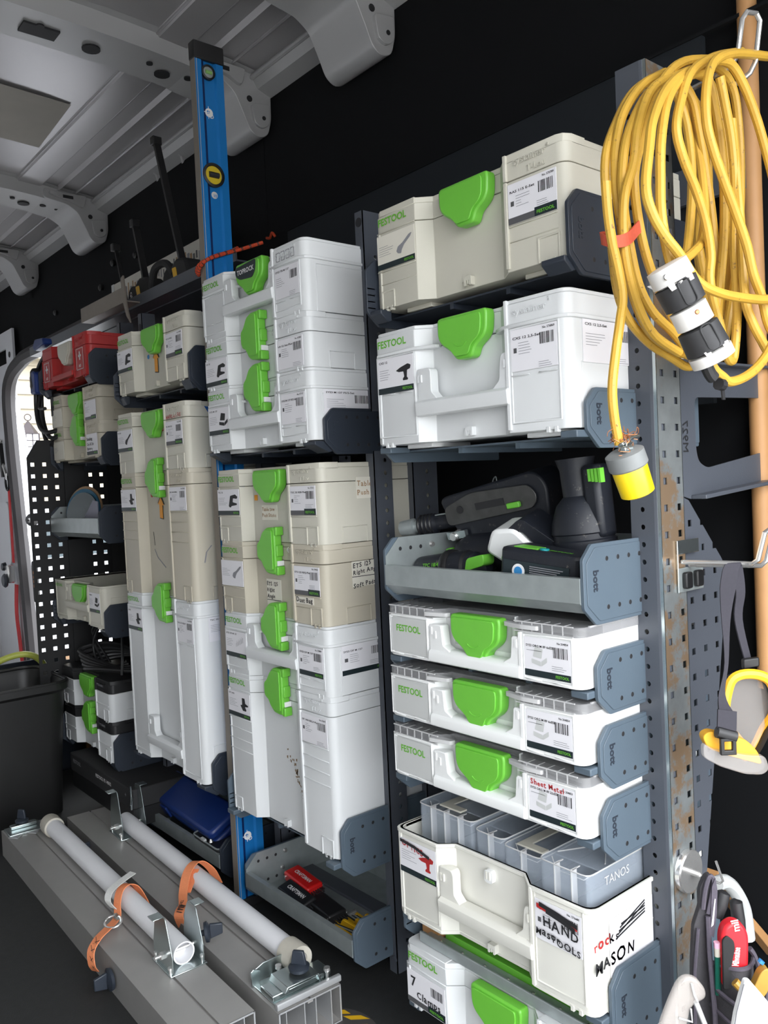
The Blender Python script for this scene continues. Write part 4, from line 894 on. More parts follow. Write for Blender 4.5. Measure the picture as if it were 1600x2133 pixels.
m.build('rating_plate', t, 'black plate with small print and a round sticker'); MB().box(-.048, -.008, -.020, .004, .0755, .0775, 'lime').lathe([(.007, .0755), (.007, .078)], (.0, -.012, 0), (0, 0, 1), 'teal', 14).text('FESTOOL', (.008, -.016, .0768), (1, 0, 0), (0, 1, 0), .010, 'lime_ink', True).build('sticker', t, 'green and teal stickers', split=False)
t = thing('battery_pack', 'scuffed white battery pack with a green release button, leaning in the tool tray', 'battery', (.215, .120, .865), (.30, .55, .35), TG)
MB().prism(round_poly([(-.06, -.02), (.055, -.02), (.06, .02), (-.03, .045), (-.065, .02)], .01, 3), 'y', -.035, .035, 'white_plastic').build('body', t, bevel=.006)
MB().prism(round_poly([(-.055, .0), (-.02, .047), (.04, .03), (.05, .06), (-.03, .065)], .01, 3), 'y', -.03, .03, 'tool_navy').build('cradle', t, bevel=.003)
MB().prism(round_poly([(-.03, -.012), (.0, -.012), (.0, .012), (-.03, .012)], .004), 'y', -.039, -.034, 'lime').build('release_button', t, bevel=.001)
t = thing('cordless_drill', 'dark cordless drill with a green trigger, front left of the tool tray', 'drill', (.075, .085, .838), (0, 0, .12), TG)
MB().lathe([(.012, -.075), (.026, -.070), (.028, -.03), (.030, .02), (.026, .05), (.018, .058), (.010, .075)], (0, 0, 0), (1, 0, .1), 'tool_navy', 24).build('body', t)
MB().lathe([(.031, 0), (.033, .004), (.033, .012), (.031, .016)], (-.01, 0, 0), (1, 0, .1), 'black_plastic', 24).lathe([(.027, .03), (.030, .034), (.026, .042)], (0, 0, 0), (1, 0, .1), 'black_plastic', 24).build('grip_ring', t)
MB().prism(round_poly([(.045, .0), (.085, .012), (.085, .03), (.05, .022)], .006), 'y', -.030, .0, 'lime').build('trigger', t, bevel=.003)
MB().tube(spline([(.02, .02, .0), (.04, .06, .01), (.05, .12, .03)], 4), .020, 'tool_navy', 12).build('handle', t)
MB().text('TPC 18/4', (-.045, -.030, .004), (1, 0, .1), (0, .25, 1), .009, 'lime_ink', True).text('FESTOOL', (-.045, -.0305, -.010), (1, 0, .1), (0, .25, 1), .009, 'lime_ink', True).build('lettering', t)
t = thing('multi_tool', 'long dark power tool with a metal chuck pointing left out of the tool tray', 'power tool', (-.075, .135, .905), (0, -.12, .35), TG)
MB().lathe([(.011, -.03), (.014, -.028), (.016, .0), (.012, .002), (.012, .01)], (0, 0, 0), (1, 0, 0), 'galv', 16).build('chuck', t)
MB().lathe([(.014, .01), (.018, .012), (.019, .045), (.013, .05), (.013, .09), (.022, .10), (.026, .2), (.022, .24)], (0, 0, 0), (1, 0, 0), 'tool_navy', 18).build('body', t)
rg = MB()
for k in range(4): rg.lathe([(.019, 0), (.0205, .002), (.019, .004)], (.014 + .008 * k, 0, 0), (1, 0, 0), 'black_plastic', 18)
rg.build('grip_ring', t, split=True); MB().box(.045, .085, -.006, .006, .012, .017, 'zinc').build('lever', t, bevel=.003)
t = thing('jigsaw', 'dark jigsaw with its scuffed base plate up, back of the tool tray', 'saw', (.095, .175, .935), (.15, -.14, .12), TG)
MB().prism(round_poly([(-.085, -.012), (.10, -.006), (.112, .012), (.10, .034), (-.02, .040), (-.085, .022)], .012, 3), 'y', -.036, -.033, 'tool_steel').build('base_plate', t, bevel=.001)
MB().prism(round_poly([(-.10, .04), (.11, .055), (.13, .03), (.12, -.04), (-.06, -.05)], .02, 3), 'y', -.030, .04, 'tool_navy').build('body', t, bevel=.008)
MB().lathe([(.007, 0), (.007, .001)], (-.05, -.0365, .014), (0, -1, 0), 'ink', 14).box(-.015, .045, -.0375, -.036, .008, .020, 'ink').build('slot', t, split=True)
MB().box(.052, .078, -.044, -.036, .000, .010, 'lime').build('clamp_button', t, bevel=.002); MB().lathe([(.010, 0), (.007, .02)], (-.07, -.03, -.03), (0, -1, 0), 'chrome', 12).box(-.085, -.045, -.045, -.036, -.035, -.022, 'zinc').build('blade_holder', t, split=True)
MB().box(-.098, -.086, -.044, -.030, -.075, -.050, 'lime').build('lever', t, bevel=.002)
t = thing('battery_fan', 'big dusty black round tool standing at the right rear of the tray', 'power tool', (.318, .135, .8025), (.05, -.06, 0), TG)
MB().lathe([(.030, 0), (.044, .01), (.047, .05), (.047, .075), (.049, .080), (.049, .088), (.046, .090), (.046, .098), (.048, .100), (.046, .115), (.036, .142), (.024, .155), (.025, .195), (.030, .212)], (0, 0, 0), (0, 0, 1), 'tool_navy', 28).build('body', t)
g = MB()
for k in range(5): g.box(-.034 + .008 * k, -.029 + .008 * k, -.049, -.040, .028, .045, 'lime')
g.build('green_rib', t, split=True)
g = MB()
for k in range(4): g.box(.040 + .006 * k, .044 + .006 * k, -.028, -.018, .175 - .001 * k, .193, 'lime')
g.build('green_rib', t, split=True); MB().box(.02, .05, -.02, .02, .09, .20, 'tool_navy').build('handle', t, bevel=.008)
t = thing('hand_sander', 'dark dusty sander lying behind the drill in the tool tray', 'sander', (.105, .165, .86), (0, 0, .3), TG)
MB().lathe([(.030, -.07), (.040, -.05), (.038, .02), (.028, .06), (.030, .10)], (0, 0, .0), (1, .1, .15), 'tool_navy', 20).build('body', t); MB().box(-.03, .06, -.04, .03, -.05, -.03, 'black_plastic').build('pad', t, bevel=.006)
t = thing('wire_scrap', 'thin bright wire loop standing on the back of the tools in the tray', 'wire', (.045, .22, .965), (0, 0, 0))
MB().tube(spline([(0, 0, 0), (.004, 0, .02), (.012, 0, .026), (.014, 0, .004)], 4), .0012, 'galv', 6).build('loop', t)

# ------------------------------------------------------------------ hex key sets in the centre tray
def hexset(lab, loc, rot, col, ln, wd, word, keys=True):
    t = thing('hex_key_set', lab, 'hex keys', loc, rot, 'folding hex key sets in the bottom tray')
    MB().prism(round_poly([(-ln / 2, -wd / 2), (ln / 2, -wd / 2), (ln / 2, wd / 2), (-ln / 2, wd / 2)], .005, 3), 'z', 0, .024, col).build('holder', t, bevel=.004)
    MB().text(word, (0, -.004, .0245), (1, 0, 0), (0, 1, 0), .014, 'white_ink', True, 'C', width=ln * .62).build('lettering', t, 'white lettering')
    k = MB()
    for i in range(7): y = -wd / 2 + .004 + i * (wd - .008) / 6; k.tube([(-ln / 2 - .006, y, .012), (ln / 2 + .010 + .004 * (i % 3), y, .012)], .0019, 'tape_black', 6)
    k.build('hex_key', t, split=True)
    k = MB()
    for i in (-1, 1): k.lathe([(.003, 0), (.003, wd + .004)], (i * (ln / 2 - .006), -wd / 2 - .002, .013), (0, 1, 0), 'chrome', 10)
    k.build('pin', t, split=True)
hexset('red folding hex key set with white lettering in the bottom centre tray', (-.506, .128, .070), (.12, .05, -.05), 'craft_red', .105, .042, 'CRAFTSMAN')
hexset('black folding hex key set with white lettering in front of the red one', (-.470, .088, .062), (.25, .03, -.05), 'black_plastic', .110, .038, 'CRAFTSMAN')
hexset('plain black hex key set lying to the right of the lettered sets', (-.385, .105, .058), (.1, 0, -.1), 'black_plastic', .10, .045, '')
for i, (x, y, l) in enumerate(((-.305, .080, 'yellow and black hex key set nearest the front of the bottom centre tray'), (-.290, .128, 'yellow and black hex key set at the back of the bottom centre tray'))):
    t = thing('hex_key_set', l, 'hex keys', (x, y, .056), (.1, 0, -.12 if i else .05), 'folding hex key sets in the bottom tray')
    MB().prism(round_poly([(-.06, 0), (-.06, .008), (-.01, .010), (.0, .026), (.052, .024), (.056, 0)], .004, 2), 'y', -.014, -.008, 'tool_yellow').prism(round_poly([(-.06, 0), (-.06, .008), (-.01, .010), (.0, .026), (.052, .024), (.056, 0)], .004, 2), 'y', .010, .016, 'tool_yellow').build('side_plate', t, bevel=.002, split=True)
    k = MB()
    for j in range(5): k.tube([(-.052 + .004 * j, -.006 + .0038 * j, .006), (.05, -.006 + .0038 * j, .016)], .0021, 'galv' if j % 2 else 'black_plastic', 6)
    k.build('hex_key', t, split=True)
    MB().lathe([(.007, -.012), (.007, .014)], (-.05, .0, .006), (0, 1, 0), 'chrome', 12).build('pin', t)

# ------------------------------------------------------------------ third bay tray: blue case and dark case
t = thing('plastic_case', 'dark blue plastic tool case with a latch lying across the third-bay tray', 'case', (-.985, .100, .128), (.50, .02, -.03))
MB().prism(round_poly([(-.19, -.045), (.19, -.045), (.19, .055), (-.19, .055)], .02, 4), 'z', -.026, .001, 'case_blue').build('base', t, bevel=.008, bseg=3)
MB().prism(round_poly([(-.19, -.045), (.19, -.045), (.19, .055), (-.19, .055)], .02, 4), 'z', .0025, .030, 'case_blue').build('lid', t, bevel=.009, bseg=3)
MB().prism(round_poly([(-.125, -.022), (-.085, -.022), (-.085, .012), (-.125, .012)], .003), 'y', -.050, -.044, 'case_blue').build('latch', t, bevel=.0012)
t = thing('clear_lid_case', 'small black case with a clear framed lid in the third-bay tray', 'case', (-.822, .085, .062), (.15, 0, -.02))
o_ = round_poly([(-.07, -.035), (.07, -.035), (.07, .07), (-.07, .07)], .012, 3)
MB().prism(o_, 'z', 0, .045, 'black_plastic').build('body', t, bevel=.003); MB().tube([(a, b, .047) for a, b in o_], .0022, 'galv', 6, True).build('rim', t, 'pale rim')
MB().box(-.02, .0, -.037, -.030, .046, .052, 'panel_grey').lathe([(.006, 0), (.002, .008)], (.018, -.026, .048), (0, 0, 1), 'chrome', 6).build('clasp', t, split=True)
tag(MB().prism([(-1.135, .095), (-.905, .095), (-.905, .10), (-1.135, .10)], 'z', .048, .088, 'black_plastic').build('black_bar', bevel=.001), 'flat black bar standing in the third-bay tray below the blue case', 'bar')
# black long case under the far left bay
t = thing('rail_case', 'long black case with small white lettering under the far left bay', 'case', (-1.31, .06, .085))
MB().prism(round_poly([(-.28, -.085), (.205, -.085), (.205, .10), (-.28, .10)], .01), 'z', .04, .095, 'black_matte').build('body', t, bevel=.003)
MB().prism([(-.275, -.08), (.2, -.08), (.2, .09), (-.275, .09)], 'z', -.012, .038, 'black_plastic').build('base', t)
MB().text('FESTOOL FS 1400/2', (-.06, -.0856, .070), (1, 0, 0), (0, 0, 1), .014, 'white_ink', True).text('FESTOOL', (-.25, -.0856, .070), (1, 0, 0), (0, 0, 1), .016, 'grey_ink', True).text('+', (.155, -.0856, .066), (1, 0, 0), (0, 0, 1), .02, 'grey_ink').build('lettering', t, 'small white lettering')
t = thing('wire_hook', 'bent bright wire hook hanging beside the black long case', 'wire', (-1.10, -.03, .13))
MB().tube([(0, 0, .065), (.0, 0, -.0), (.03, -.01, .045), (.045, -.02, .03)], .0022, 'zinc', 6).build('loop', t)
for i, (x, y) in enumerate(((-1.30, .0), (-1.28, .13))):
    pass
# ------------------------------------------------------------------ discs
DG = 'grinding discs in the dark tray'
for i, (x, y, r, c, lab) in enumerate(((-1.600, .075, .078, 'disc_tan', 'tan abrasive disc standing hindmost in the dark tray'), (-1.588, .066, .074, 'disc_blue', 'blue-edged disc standing in the middle of the dark tray'), (-1.576, .058, .068, 'disc_grey', 'grey metal cutting disc standing foremost in the dark tray'))):
    t = thing('grinding_disc', lab, 'disc', (x, y, .868 + r), (.0, 0, .25), DG)
    MB().lathe([(.012, 0), (r, 0), (r, .004), (.012, .006)], (0, 0, 0), (.15, -1, .15), c, 36).build('wheel', t); MB().lathe([(.024, 0), (.022, .002), (.011, .0025)], (0, -.004, 0), (.15, -1, .15), 'disc_grey', 24).build('centre_label', t)
t = thing('disc_holder', 'light purple-grey triangular metal holder beside the discs in the dark tray', 'holder', (-1.50, .045, .868))
MB().prism([(-.07, 0), (.085, 0), (.085, .105), (.050, .110), (-.02, .065)], 'y', 0, .003, 'purple_grey').prism([(-.195, 0), (-.150, 0), (-.145, .05), (-.175, .062), (-.195, .045)], 'y', 0, .003, 'purple_grey').build('plate', t)

# ------------------------------------------------------------------ coiled cables left of the red box, cables on the black boxes
t = thing('cable_coil', 'black cable coil with blue plugs hanging left of the red first aid box', 'cable', (0, 0, 0))
for k, (dx, dy) in enumerate(((0, 0), (.018, .012), (-.02, .02))):
    MB().tube(spline([(-1.70 + dx, .02 + dy, 1.47), (-1.775 + dx, .01 + dy, 1.42), (-1.80 + dx, .005 + dy, 1.33), (-1.775 + dx, .0 + dy, 1.245 - .01 * k), (-1.70 + dx, .0 + dy, 1.205 - .02 * k), (-1.66, .05 + dy, 1.22)], 6), .0075, 'black_plastic', 8).build('loop', t)
MB().tube(spline([(-1.77, .01, 1.33), (-1.755, .0, 1.29), (-1.70, .0, 1.283)], 4), .006, 'black_plastic', 8).build('loop', t)
MB().lathe([(.014, 0), (.020, .01), (.024, .06), (.020, .07)], (-1.765, .0, 1.42), (.1, 0, -1), 'black_plastic', 14).build('socket', t)
MB().prism(round_poly([(-1.775, 1.335), (-1.725, 1.335), (-1.722, 1.40), (-1.75, 1.412), (-1.78, 1.395)], .008), 'y', -.02, .015, 'case_blue').build('plug', t, 'blue plug', bevel=.005)
MB().prism(round_poly([(-1.745, 1.475), (-1.65, 1.485), (-1.655, 1.505), (-1.735, 1.512), (-1.76, 1.49)], .008), 'y', -.01, .02, 'case_blue').build('plug', t, 'blue plug', bevel=.004)
MB().lathe([(.022, 0), (.030, .01), (.030, .08), (.02, .09)], (-1.70, .05, 1.34), (0, 0, -1), 'black_plastic', 16).build('socket', t)
t = thing('cable_bundle', 'tangle of black cables lying on the top black and grey box', 'cable', (0, 0, 0))
for k in range(5):
    a = .012 * k; MB().tube(spline([(-1.34 - a, .10, .452 + .006 * k), (-1.42, .02 + a, .462), (-1.50 - a, .01, .456 + a), (-1.52, .10, .47 + a), (-1.44, .18, .475), (-1.32 + a, .16, .458)], 6), .007, 'black_plastic', 8).build('loop', t)
for k in range(3): MB().tube(spline([(-1.50, .05 + .02 * k, .46), (-1.53, .05, .52 + .02 * k), (-1.46, .06, .60), (-1.38, .08, .60 + .005 * k), (-1.30, .05, .52), (-1.29, .04, .46)], 6), .004, 'black_plastic', 6).build('loop', t)

# ------------------------------------------------------------------ on the top shelf: rail carton, three bar clamps, angle bar
t = thing('rail_carton', 'long pale box with green stripes standing behind the bar clamps on the top shelf', 'box', (0, 0, 0))
MB().box(-2.03, -1.20, .385, .43, 1.553, 1.66, 'carton').build('lower_box', t, bevel=.002); MB().box(-2.03, -1.20, .3835, .3855, 1.60, 1.63, 'light_green').build('stripe', t, 'green stripe')
MB().box(-2.0, -1.20, .370, .43, 1.662, 1.70, 'alu').build('rail', t, bevel=.003); MB().box(-2.05, -1.20, .395, .43, 1.702, 1.80, 'carton').build('upper_box', t, bevel=.002)
m = MB(); rn = random.Random(3)
for k in range(34): x = -1.98 + .02 * k; m.box(x, x + rn.uniform(.004, .014), .3936, .3949, 1.74 + rn.uniform(-.01, .01), 1.76 + rn.uniform(0, .02), rn.choice(('grey_ink', 'grey_ink', 'bar_grey', 'disc_tan')))
pr = m.build('printing', t, 'small printed marks'); pr['kind'] = 'stuff'
MB().box(-2.052, -2.03, .393, .432, 1.70, 1.80, 'panel_grey').build('end_cap', t)
for i, (bx, by, ht, lab, tilt) in enumerate(((-1.035, .19, .405, 'longest black bar clamp, nearest the blue level on the top shelf', -.20), (-1.280, .19, .215, 'middle one of the three black bar clamps on the top shelf', -.22), (-1.440, .19, .180, 'thinnest bar clamp, at the left end of the top shelf group', -.13))):
    t = thing('bar_clamp', lab, 'clamp', (bx, by, 1.553), (0, tilt * 0, 0), 'bar clamps on the top shelf')
    top = ((-.145, -.075, -.070)[i], 0, ht + .05)
    w = .010 if i < 2 else .006
    MB().strip([(-.005, 0, .03), (top[0], top[1], top[2])], (0, w * 2, 0), w, 'black_plastic').build('bar', t, bevel=.001)
    e = Vector(top); MB().box(e.x - .012, e.x + .010, -.014, .014, e.z - .012, e.z + .012, 'black_plastic').build('end_stop', t, bevel=.003)
    if i < 2:
        MB().prism(round_poly([(-.050, 0), (.055, 0), (.062, .03), (.045, .075), (-.01, .085), (-.045, .065), (-.055, .03)], .012, 3), 'y', -.028, .028, 'black_matte').build('head', t, bevel=.008)
        MB().lathe([(.034, -.0), (.036, .01), (.034, .055), (.03, .06)], (-.075, -.02, .038), (0, 1, .0), 'black_matte', 22).build('jaw_pad', t)
        MB().prism(round_poly([(-.02, .02), (.0, .02), (-.008, .06), (-.032, .06)], .004), 'y', -.0295, -.0282, 'tool_yellow').build('sticker', t, 'yellow sticker')
        if i: MB().text('QLR', (-.092, -.0215, .055), (.3, 0, -1), (1, 0, .3), .018, 'white_ink', True).build('lettering', t)
    else: MB().box(-.02, .03, -.012, .012, 0, .02, 'galv').build('foot', t, bevel=.003)
tag(MB().tube(spline([(-1.21, .165, 1.59), (-1.17, .16, 1.635), (-1.11, .165, 1.638), (-1.07, .17, 1.60)], 5), .011, 'black_matte', 10).build('clamp_handle'), 'curved black handle arching between the two larger bar clamps', 'handle')
t = thing('angle_bar', 'dull brown angle bar resting on the left end of the top rail', 'metal bar', (0, 0, 0))
MB().prism([(.106, 1.555), (.150, 1.555), (.150, 1.559), (.110, 1.559), (.110, 1.600), (.106, 1.600)], 'x', -1.62, -1.262, 'level_edge').build('bar', t); MB().prism(round_poly([(-1.275, 1.625), (-1.258, 1.630), (-1.245, 1.54), (-1.225, 1.485), (-1.250, 1.51), (-1.276, 1.57)], .003), 'y', .1, .104, 'level_edge').build('end_leg', t)

# ------------------------------------------------------------------ blue level
t = thing('spirit_level', 'long blue spirit level standing upright between the third and centre bays', 'level', (-.655, .030, .004), (0, 0, 0))
H = 2.000
P = [(0, 0), (.022, 0), (.022, .016), (.017, .020), (.017, .050), (.022, .054), (.022, .072), (0, .072), (0, .050), (.005, .046), (.005, .018), (0, .014)]
MB().prism(P, 'z', 0, H, 'level_blue').build('body', t, smooth=0)
MB().box(-.0005, .0225, -.0012, .0, 0, H - .005, 'level_edge').build('front_edge', t, 'worn grey-brown edge')
MB().box(.0172, .0178, .018, .024, .005, H - .02, 'level_blue_dark').build('web_stripe', t, 'dark blue stripe'); MB().box(.0222, .0226, .0035, .0050, .005, H - .02, 'alu_light').build('edge_line', t)
MB().prism(round_poly([(-.002, -.003), (.025, -.003), (.025, .075), (-.002, .075)], .004), 'z', H - .030, H + .010, 'black_plastic').build('end_cap', t, bevel=.002); MB().prism(round_poly([(-.002, -.003), (.025, -.003), (.025, .075), (-.002, .075)], .004), 'z', -.003, .02, 'black_plastic').build('end_cap', t, bevel=.002)
def vial(z, r, yel):
    v = MB().lathe([(r, 0), (r, .008), (r * .8, .0095), (r * .78, .005)], (.0165, .033, z), (1, 0, 0), 'black_plastic', 30).build('vial_housing', t)
    MB().lathe([(r * .78, .004), (r * .74, .0062), (r * .55, .0066)], (.0165, .033, z), (1, 0, 0), 'vial_yellow' if yel else 'galv', 30).build('vial_ring', v)
    MB().tube([(.0235, .033 - r * .45, z), (.0235, .033 + r * .45, z)], r * .24, 'light_green' if not yel else 'ink', 10).build('vial', v)
vial(1.712, .0275, True); vial(1.945, .017, False)
def cmark(z):
    m = MB(); m.lathe([(.010, 0), (.010, .0004)], (.0178, .032, z), (1, 0, 0), 'white_ink', 20).box(.0181, .0186, .030, .0312, z - .014, z + .014, 'white_ink').box(.0181, .0186, .017, .034, z - .0008, z + .0008, 'white_ink')
    m.text('D', (.0187, .034, z - .012), (0, 1, 0), (0, 0, 1), .013, 'white_ink', True); m.lathe([(.004, 0), (.004, .0002)], (.0183, .030, z + .001), (1, 0, 0), 'level_blue', 12); m.build('maker_mark', t, 'white round maker mark')
cmark(1.855); cmark(.165)
MB().lathe([(.008, 0), (.008, .0004)], (.0178, .035, 1.668), (1, 0, 0), 'panel_grey', 20).text('10', (.0186, .031, 1.663), (0, 1, 0), (0, 0, 1), .010, 'level_blue', True).build('guarantee_mark', t)
MB().text('EMPIRE e105', (.0178, .052, 1.93), (0, 0, -1), (0, 1, 0), .006, 'panel_grey').build('lettering', t)
t = thing('elastic_cord', 'orange elastic cord with black flecks tied around the blue level', 'cord', (0, 0, 0))
cp = spline([(-.64, .12, 1.56), (-.632, .10, 1.548), (-.632, .05, 1.528), (-.645, .024, 1.512), (-.662, .022, 1.50), (-.664, .028, 1.490), (-.650, .022, 1.500), (-.630, .028, 1.515), (-.628, .06, 1.531), (-.625, .12, 1.553), (-.607, .17, 1.572)], 6)
MB().tube(cp, .0042, 'orange_cord', 8).build('strand', t)
fl = MB()
for i in range(2, len(cp) - 1, 2): p = cp[i]; fl.tube([p, p + (cp[i + 1] - p) * .5], .0046, 'ink', 6)
f_ = fl.build('fleck', t, 'black flecks'); f_['kind'] = 'stuff'
MB().tube(spline([(-1.0, .435, 1.722), (-.975, .43, 1.715), (-.955, .425, 1.724), (-.948, .43, 1.712)], 4), .004, 'orange_cord', 8).build('hook_end', t)

# ------------------------------------------------------------------ two aluminium beams on the floor
def beam(lab, loc, rz_, L):
    t = thing('aluminium_beam', lab, 'beam', loc, (0, 0, rz_), 'grey aluminium beams on the floor'); w = .066; h = .070; th = .003
    m = MB(); o = [(-w, 0), (-w, h), (-.003, h), (-.003, h - .005), (.003, h - .005), (.003, h), (w, h), (w, 0)]
    out_ = [(-w, 0), (-w, h), (-.0025, h), (-.0025, h - .004), (.0025, h - .004), (.0025, h), (w, h), (w, 0)]
    inn_ = [(-w + th, th), (-w + th, h - th), (-.0055, h - th), (-.0055, h - .007), (.0055, h - .007), (.0055, h - th), (w - th, h - th), (w - th, th)]
    m.ring(out_, inn_, -L, 0, 'alu', 'x'); m.build('extrusion', t, smooth=0)
    q = MB()
    for y in (-.012, .012, .045): q.box(-L + .002, -.001, y - .001, y + .001, .003, .066, 'alu_light')
    for y in (-.05,): q.box(-L + .002, -.001, y - .0008, y + .0008, .035, .066, 'alu_light')
    q.build('inner_web', t, split=True)
    q = MB().box(-.0008, .0006, -w, w, h - .003, h, 'alu_light').box(-.0008, .0006, -w, w, 0, .003, 'alu_light').box(-.0008, .0006, -w, -w + .003, 0, h, 'alu_light').box(-.0008, .0006, w - .003, w, 0, h, 'alu_light').build('cut_edge', t, 'bright cut end')
    return t
bm1 = beam('front grey aluminium beam on the floor, orange strap with ring round it', (-.190, -.261, 0), -.0285, 1.19)
bm2 = beam('rear grey aluminium beam ending in a clamp by the hazard sticker', (-.148, -.104, 0), -.037, 1.19)
def W1(p): return bm1_m @ Vector(p)
bm1_m = Matrix.Translation((-.190, -.261, 0)) @ Matrix.Rotation(-.0285, 4, 'Z'); bm2_m = Matrix.Translation((-.148, -.104, 0)) @ Matrix.Rotation(-.037, 4, 'Z')
def pipe(lab, M, x0, x1, y, z, capx, inner):
    a, b = M @ Vector((x0, y, z)), M @ Vector((x1, y, z)); d = (b - a)
    t = thing('white_pipe', lab, 'pipe', a); ln = d.length
    MB().lathe([(.022, 0), (.022, ln), (.0195, ln), (.0195, ln - .03)], (0, 0, 0), d, 'pipe_white', 28).build('tube', t)
    s = 0 if capx == 0 else ln; sg = -1 if capx == 0 else 1
    MB().lathe([(.0225, -.040 * 1), (.0265, -.038), (.0275, -.002), (.026, .006), (.015, .0065), (.014, .002)], d.normalized() * s, d * sg, 'pipe_cap', 28).build('end_cap', t, 'grubby cream end cap')
    if inner: MB().lathe([(.014, .003), (.001, .003)], d.normalized() * s, d * sg, 'pipe_white', 20).build('plug', t)
    return t
pipe('white pipe lying on the front beam with a cream cap at its far end', bm1_m, -1.075, -.218, .034, .0945, 0, False)
pipe('white pipe on the rear beam, grubby cream cap at its near end', bm2_m, -.985, -.085, .030, .0945, 1, True)
def knob(par, p, ax, r=.020):
    k = MB().lathe([(.004, -.02), (.006, 0), (r, .002), (r * 1.05, .008), (r * .6, .012), (.004, .013)], p, ax, 'navy_plastic', 24).build('knob', par, 'dark plastic wing knob')
    A = Vector(ax).normalized(); U = Vector((0, 0, 1)) if abs(A.z) < .9 else Vector((.77, .64, 0)); Vv = A.cross(U)
    c = Vector(p) + A * .011
    pts = [c - U * r * .8, c + U * r * .8, c + U * r * .55 + A * .026, c - U * r * .55 + A * .026]; w = Vv * .0035
    MB().add([q - w for q in pts] + [q + w for q in pts], [(0, 1, 2, 3), (7, 6, 5, 4), (0, 4, 5, 1), (1, 5, 6, 2), (2, 6, 7, 3), (3, 7, 4, 0)], 'navy_plastic').build('wing', k, bevel=.002)
def yoke(lab, M, x, y, far, hgt=.105):
    t = thing('pipe_bracket', lab, 'bracket', (0, 0, 0), group='zinc pipe brackets on the beams'); t.matrix_world = M @ Matrix.Translation((x, y, .0702))
    MB().box(-.045, .045, -.040, .036, 0, .003, 'zinc').build('base_plate', t, bevel=.001)
    for sg, nm in ((-1, 'near'), (1, 'far')):
        P = round_poly([(-.044, .003), (.044, .003), (.044, .036), (.026, hgt * .80), (.018, hgt), (-.018, hgt), (-.034, hgt * .75), (-.044, .036)], .006, 3)
        yy = sg * .032 - .002
        MB().prism(P, 'y', yy - .0012, yy + .0012, 'zinc').prism([(yy - .001, hgt - .002), (yy - .001, hgt), (yy - sg * .022 * -1, hgt), (yy + sg * .022, hgt - .002)], 'x', -.014, .012, 'zinc').build('side_plate', t, bevel=.0008)
    b = MB().lathe([(.004, -.052), (.0035, -.040), (.0035, .045), (.004, .046)], (0, 0, .025), (0, 1, 0), 'chrome', 12).lathe([(.008, 0), (.008, .006)], (0, -.041, .025), (0, 1, 0), 'chrome', 6).build('bolt', t, split=True)
    s = MB()
    for dx, dy in ((-.036, -.034), (.036, -.036), (.036, .030)): s.lathe([(.003, 0), (.003, .010), (.005, .010), (.005, .014)], (dx, dy, .003), (0, 0, 1), 'chrome', 10)
    s.build('screw', t, split=True)
    if not far: knob(t, (.006, .050, .040), (.5, 1, .15), .019)
    return t
yoke('zinc bracket with a dark wing knob holding the near end of the front pipe', bm1_m, -.238, .034, False)
yoke('upright zinc bracket holding the far end of the rear pipe, near the blue case', bm2_m, -.955, .030, True, .125)
# end clamps
t = thing('end_clamp', "zinc screw clamp with a dark knob at the rear beam's near end", 'clamp', (0, 0, 0)); t.matrix_world = bm2_m @ Matrix.Translation((0, 0, .0703))
MB().box(-.105, -.012, -.060, .064, 0, .003, 'zinc').build('base_plate', t, bevel=.001)
MB().box(-.075, -.030, -.060, .066, .003, .014, 'zinc').build('cross_channel', t, bevel=.002)
MB().prism([(-.030, .0145), (-.030, .022), (.030, .022), (.036, .006), (.040, .006), (.033, .025), (-.034, .025), (-.040, .0145)], 'x', -.078, -.020, 'zinc').build('top_plate', t, bevel=.001)
MB().prism([(-.060, .003), (-.052, .028), (-.036, .034), (.030, .034), (.052, .024), (.058, .003)], 'x', -.108, -.105, 'zinc').build('back_ear', t, bevel=.001)
MB().prism([(-.064, .0), (-.066, .030), (-.060, .034), (-.045, .028), (-.048, .0)], 'x', -.100, -.097, 'zinc').build('side_ear', t, bevel=.001)
MB().prism(round_poly([(-.012, .002), (-.002, .002), (-.002, .014), (-.012, .014)], .003), 'y', -.066, .070, 'alu_light').build('end_bar', t, bevel=.001)
s = MB()
for dx, dy in ((-.090, -.012), (-.088, .046), (-.022, .052)): s.lathe([(.003, 0), (.003, .018), (.006, .018), (.006, .024)], (dx, dy, .003), (0, 0, 1), 'chrome', 10)
s.lathe([(.005, 0), (.004, .002)], (-.020, -.045, .003), (0, 0, 1), 'white_ink', 10); s.build('screw', t, split=True)
knob(t, (-.048, .008, .028), (0, 0, 1), .019)
t = thing('end_clamp', "zinc toothed clamp with a dark knob at the front beam's far end", 'clamp', (0, 0, 0)); t.matrix_world = bm1_m @ Matrix.Translation((-1.15, 0, .0703))
MB().box(-.03, .035, -.062, .03, 0, .006, 'zinc').build('base_plate', t, bevel=.001); MB().box(-.02, .0, -.05, .02, .006, .016, 'zinc').build('cross_channel', t, bevel=.002)
for y in (-.048, .0): MB().prism([(.035, y - .018), (.058, y), (.035, y + .018)], 'z', .001, .004, 'alu_light').build('tooth', t)
knob(t, (-.010, -.018, .018), (0, 0, 1), .017)
t = thing('side_knob', 'dark wing knob sticking out of the near side of the front beam', 'knob', (0, 0, 0)); t.matrix_world = bm1_m @ Matrix.Translation((-.335, -.068, .034)); knob(t, (0, 0, 0), (0, -1, 0), .021)
t = thing('side_knob', 'dark wing knob between the two beams, beside the front pipe', 'knob', (0, 0, 0)); t.matrix_world = bm1_m @ Matrix.Translation((-.96, .066, .040)); knob(t, (0, 0, 0), (0, 1, .3), .019)
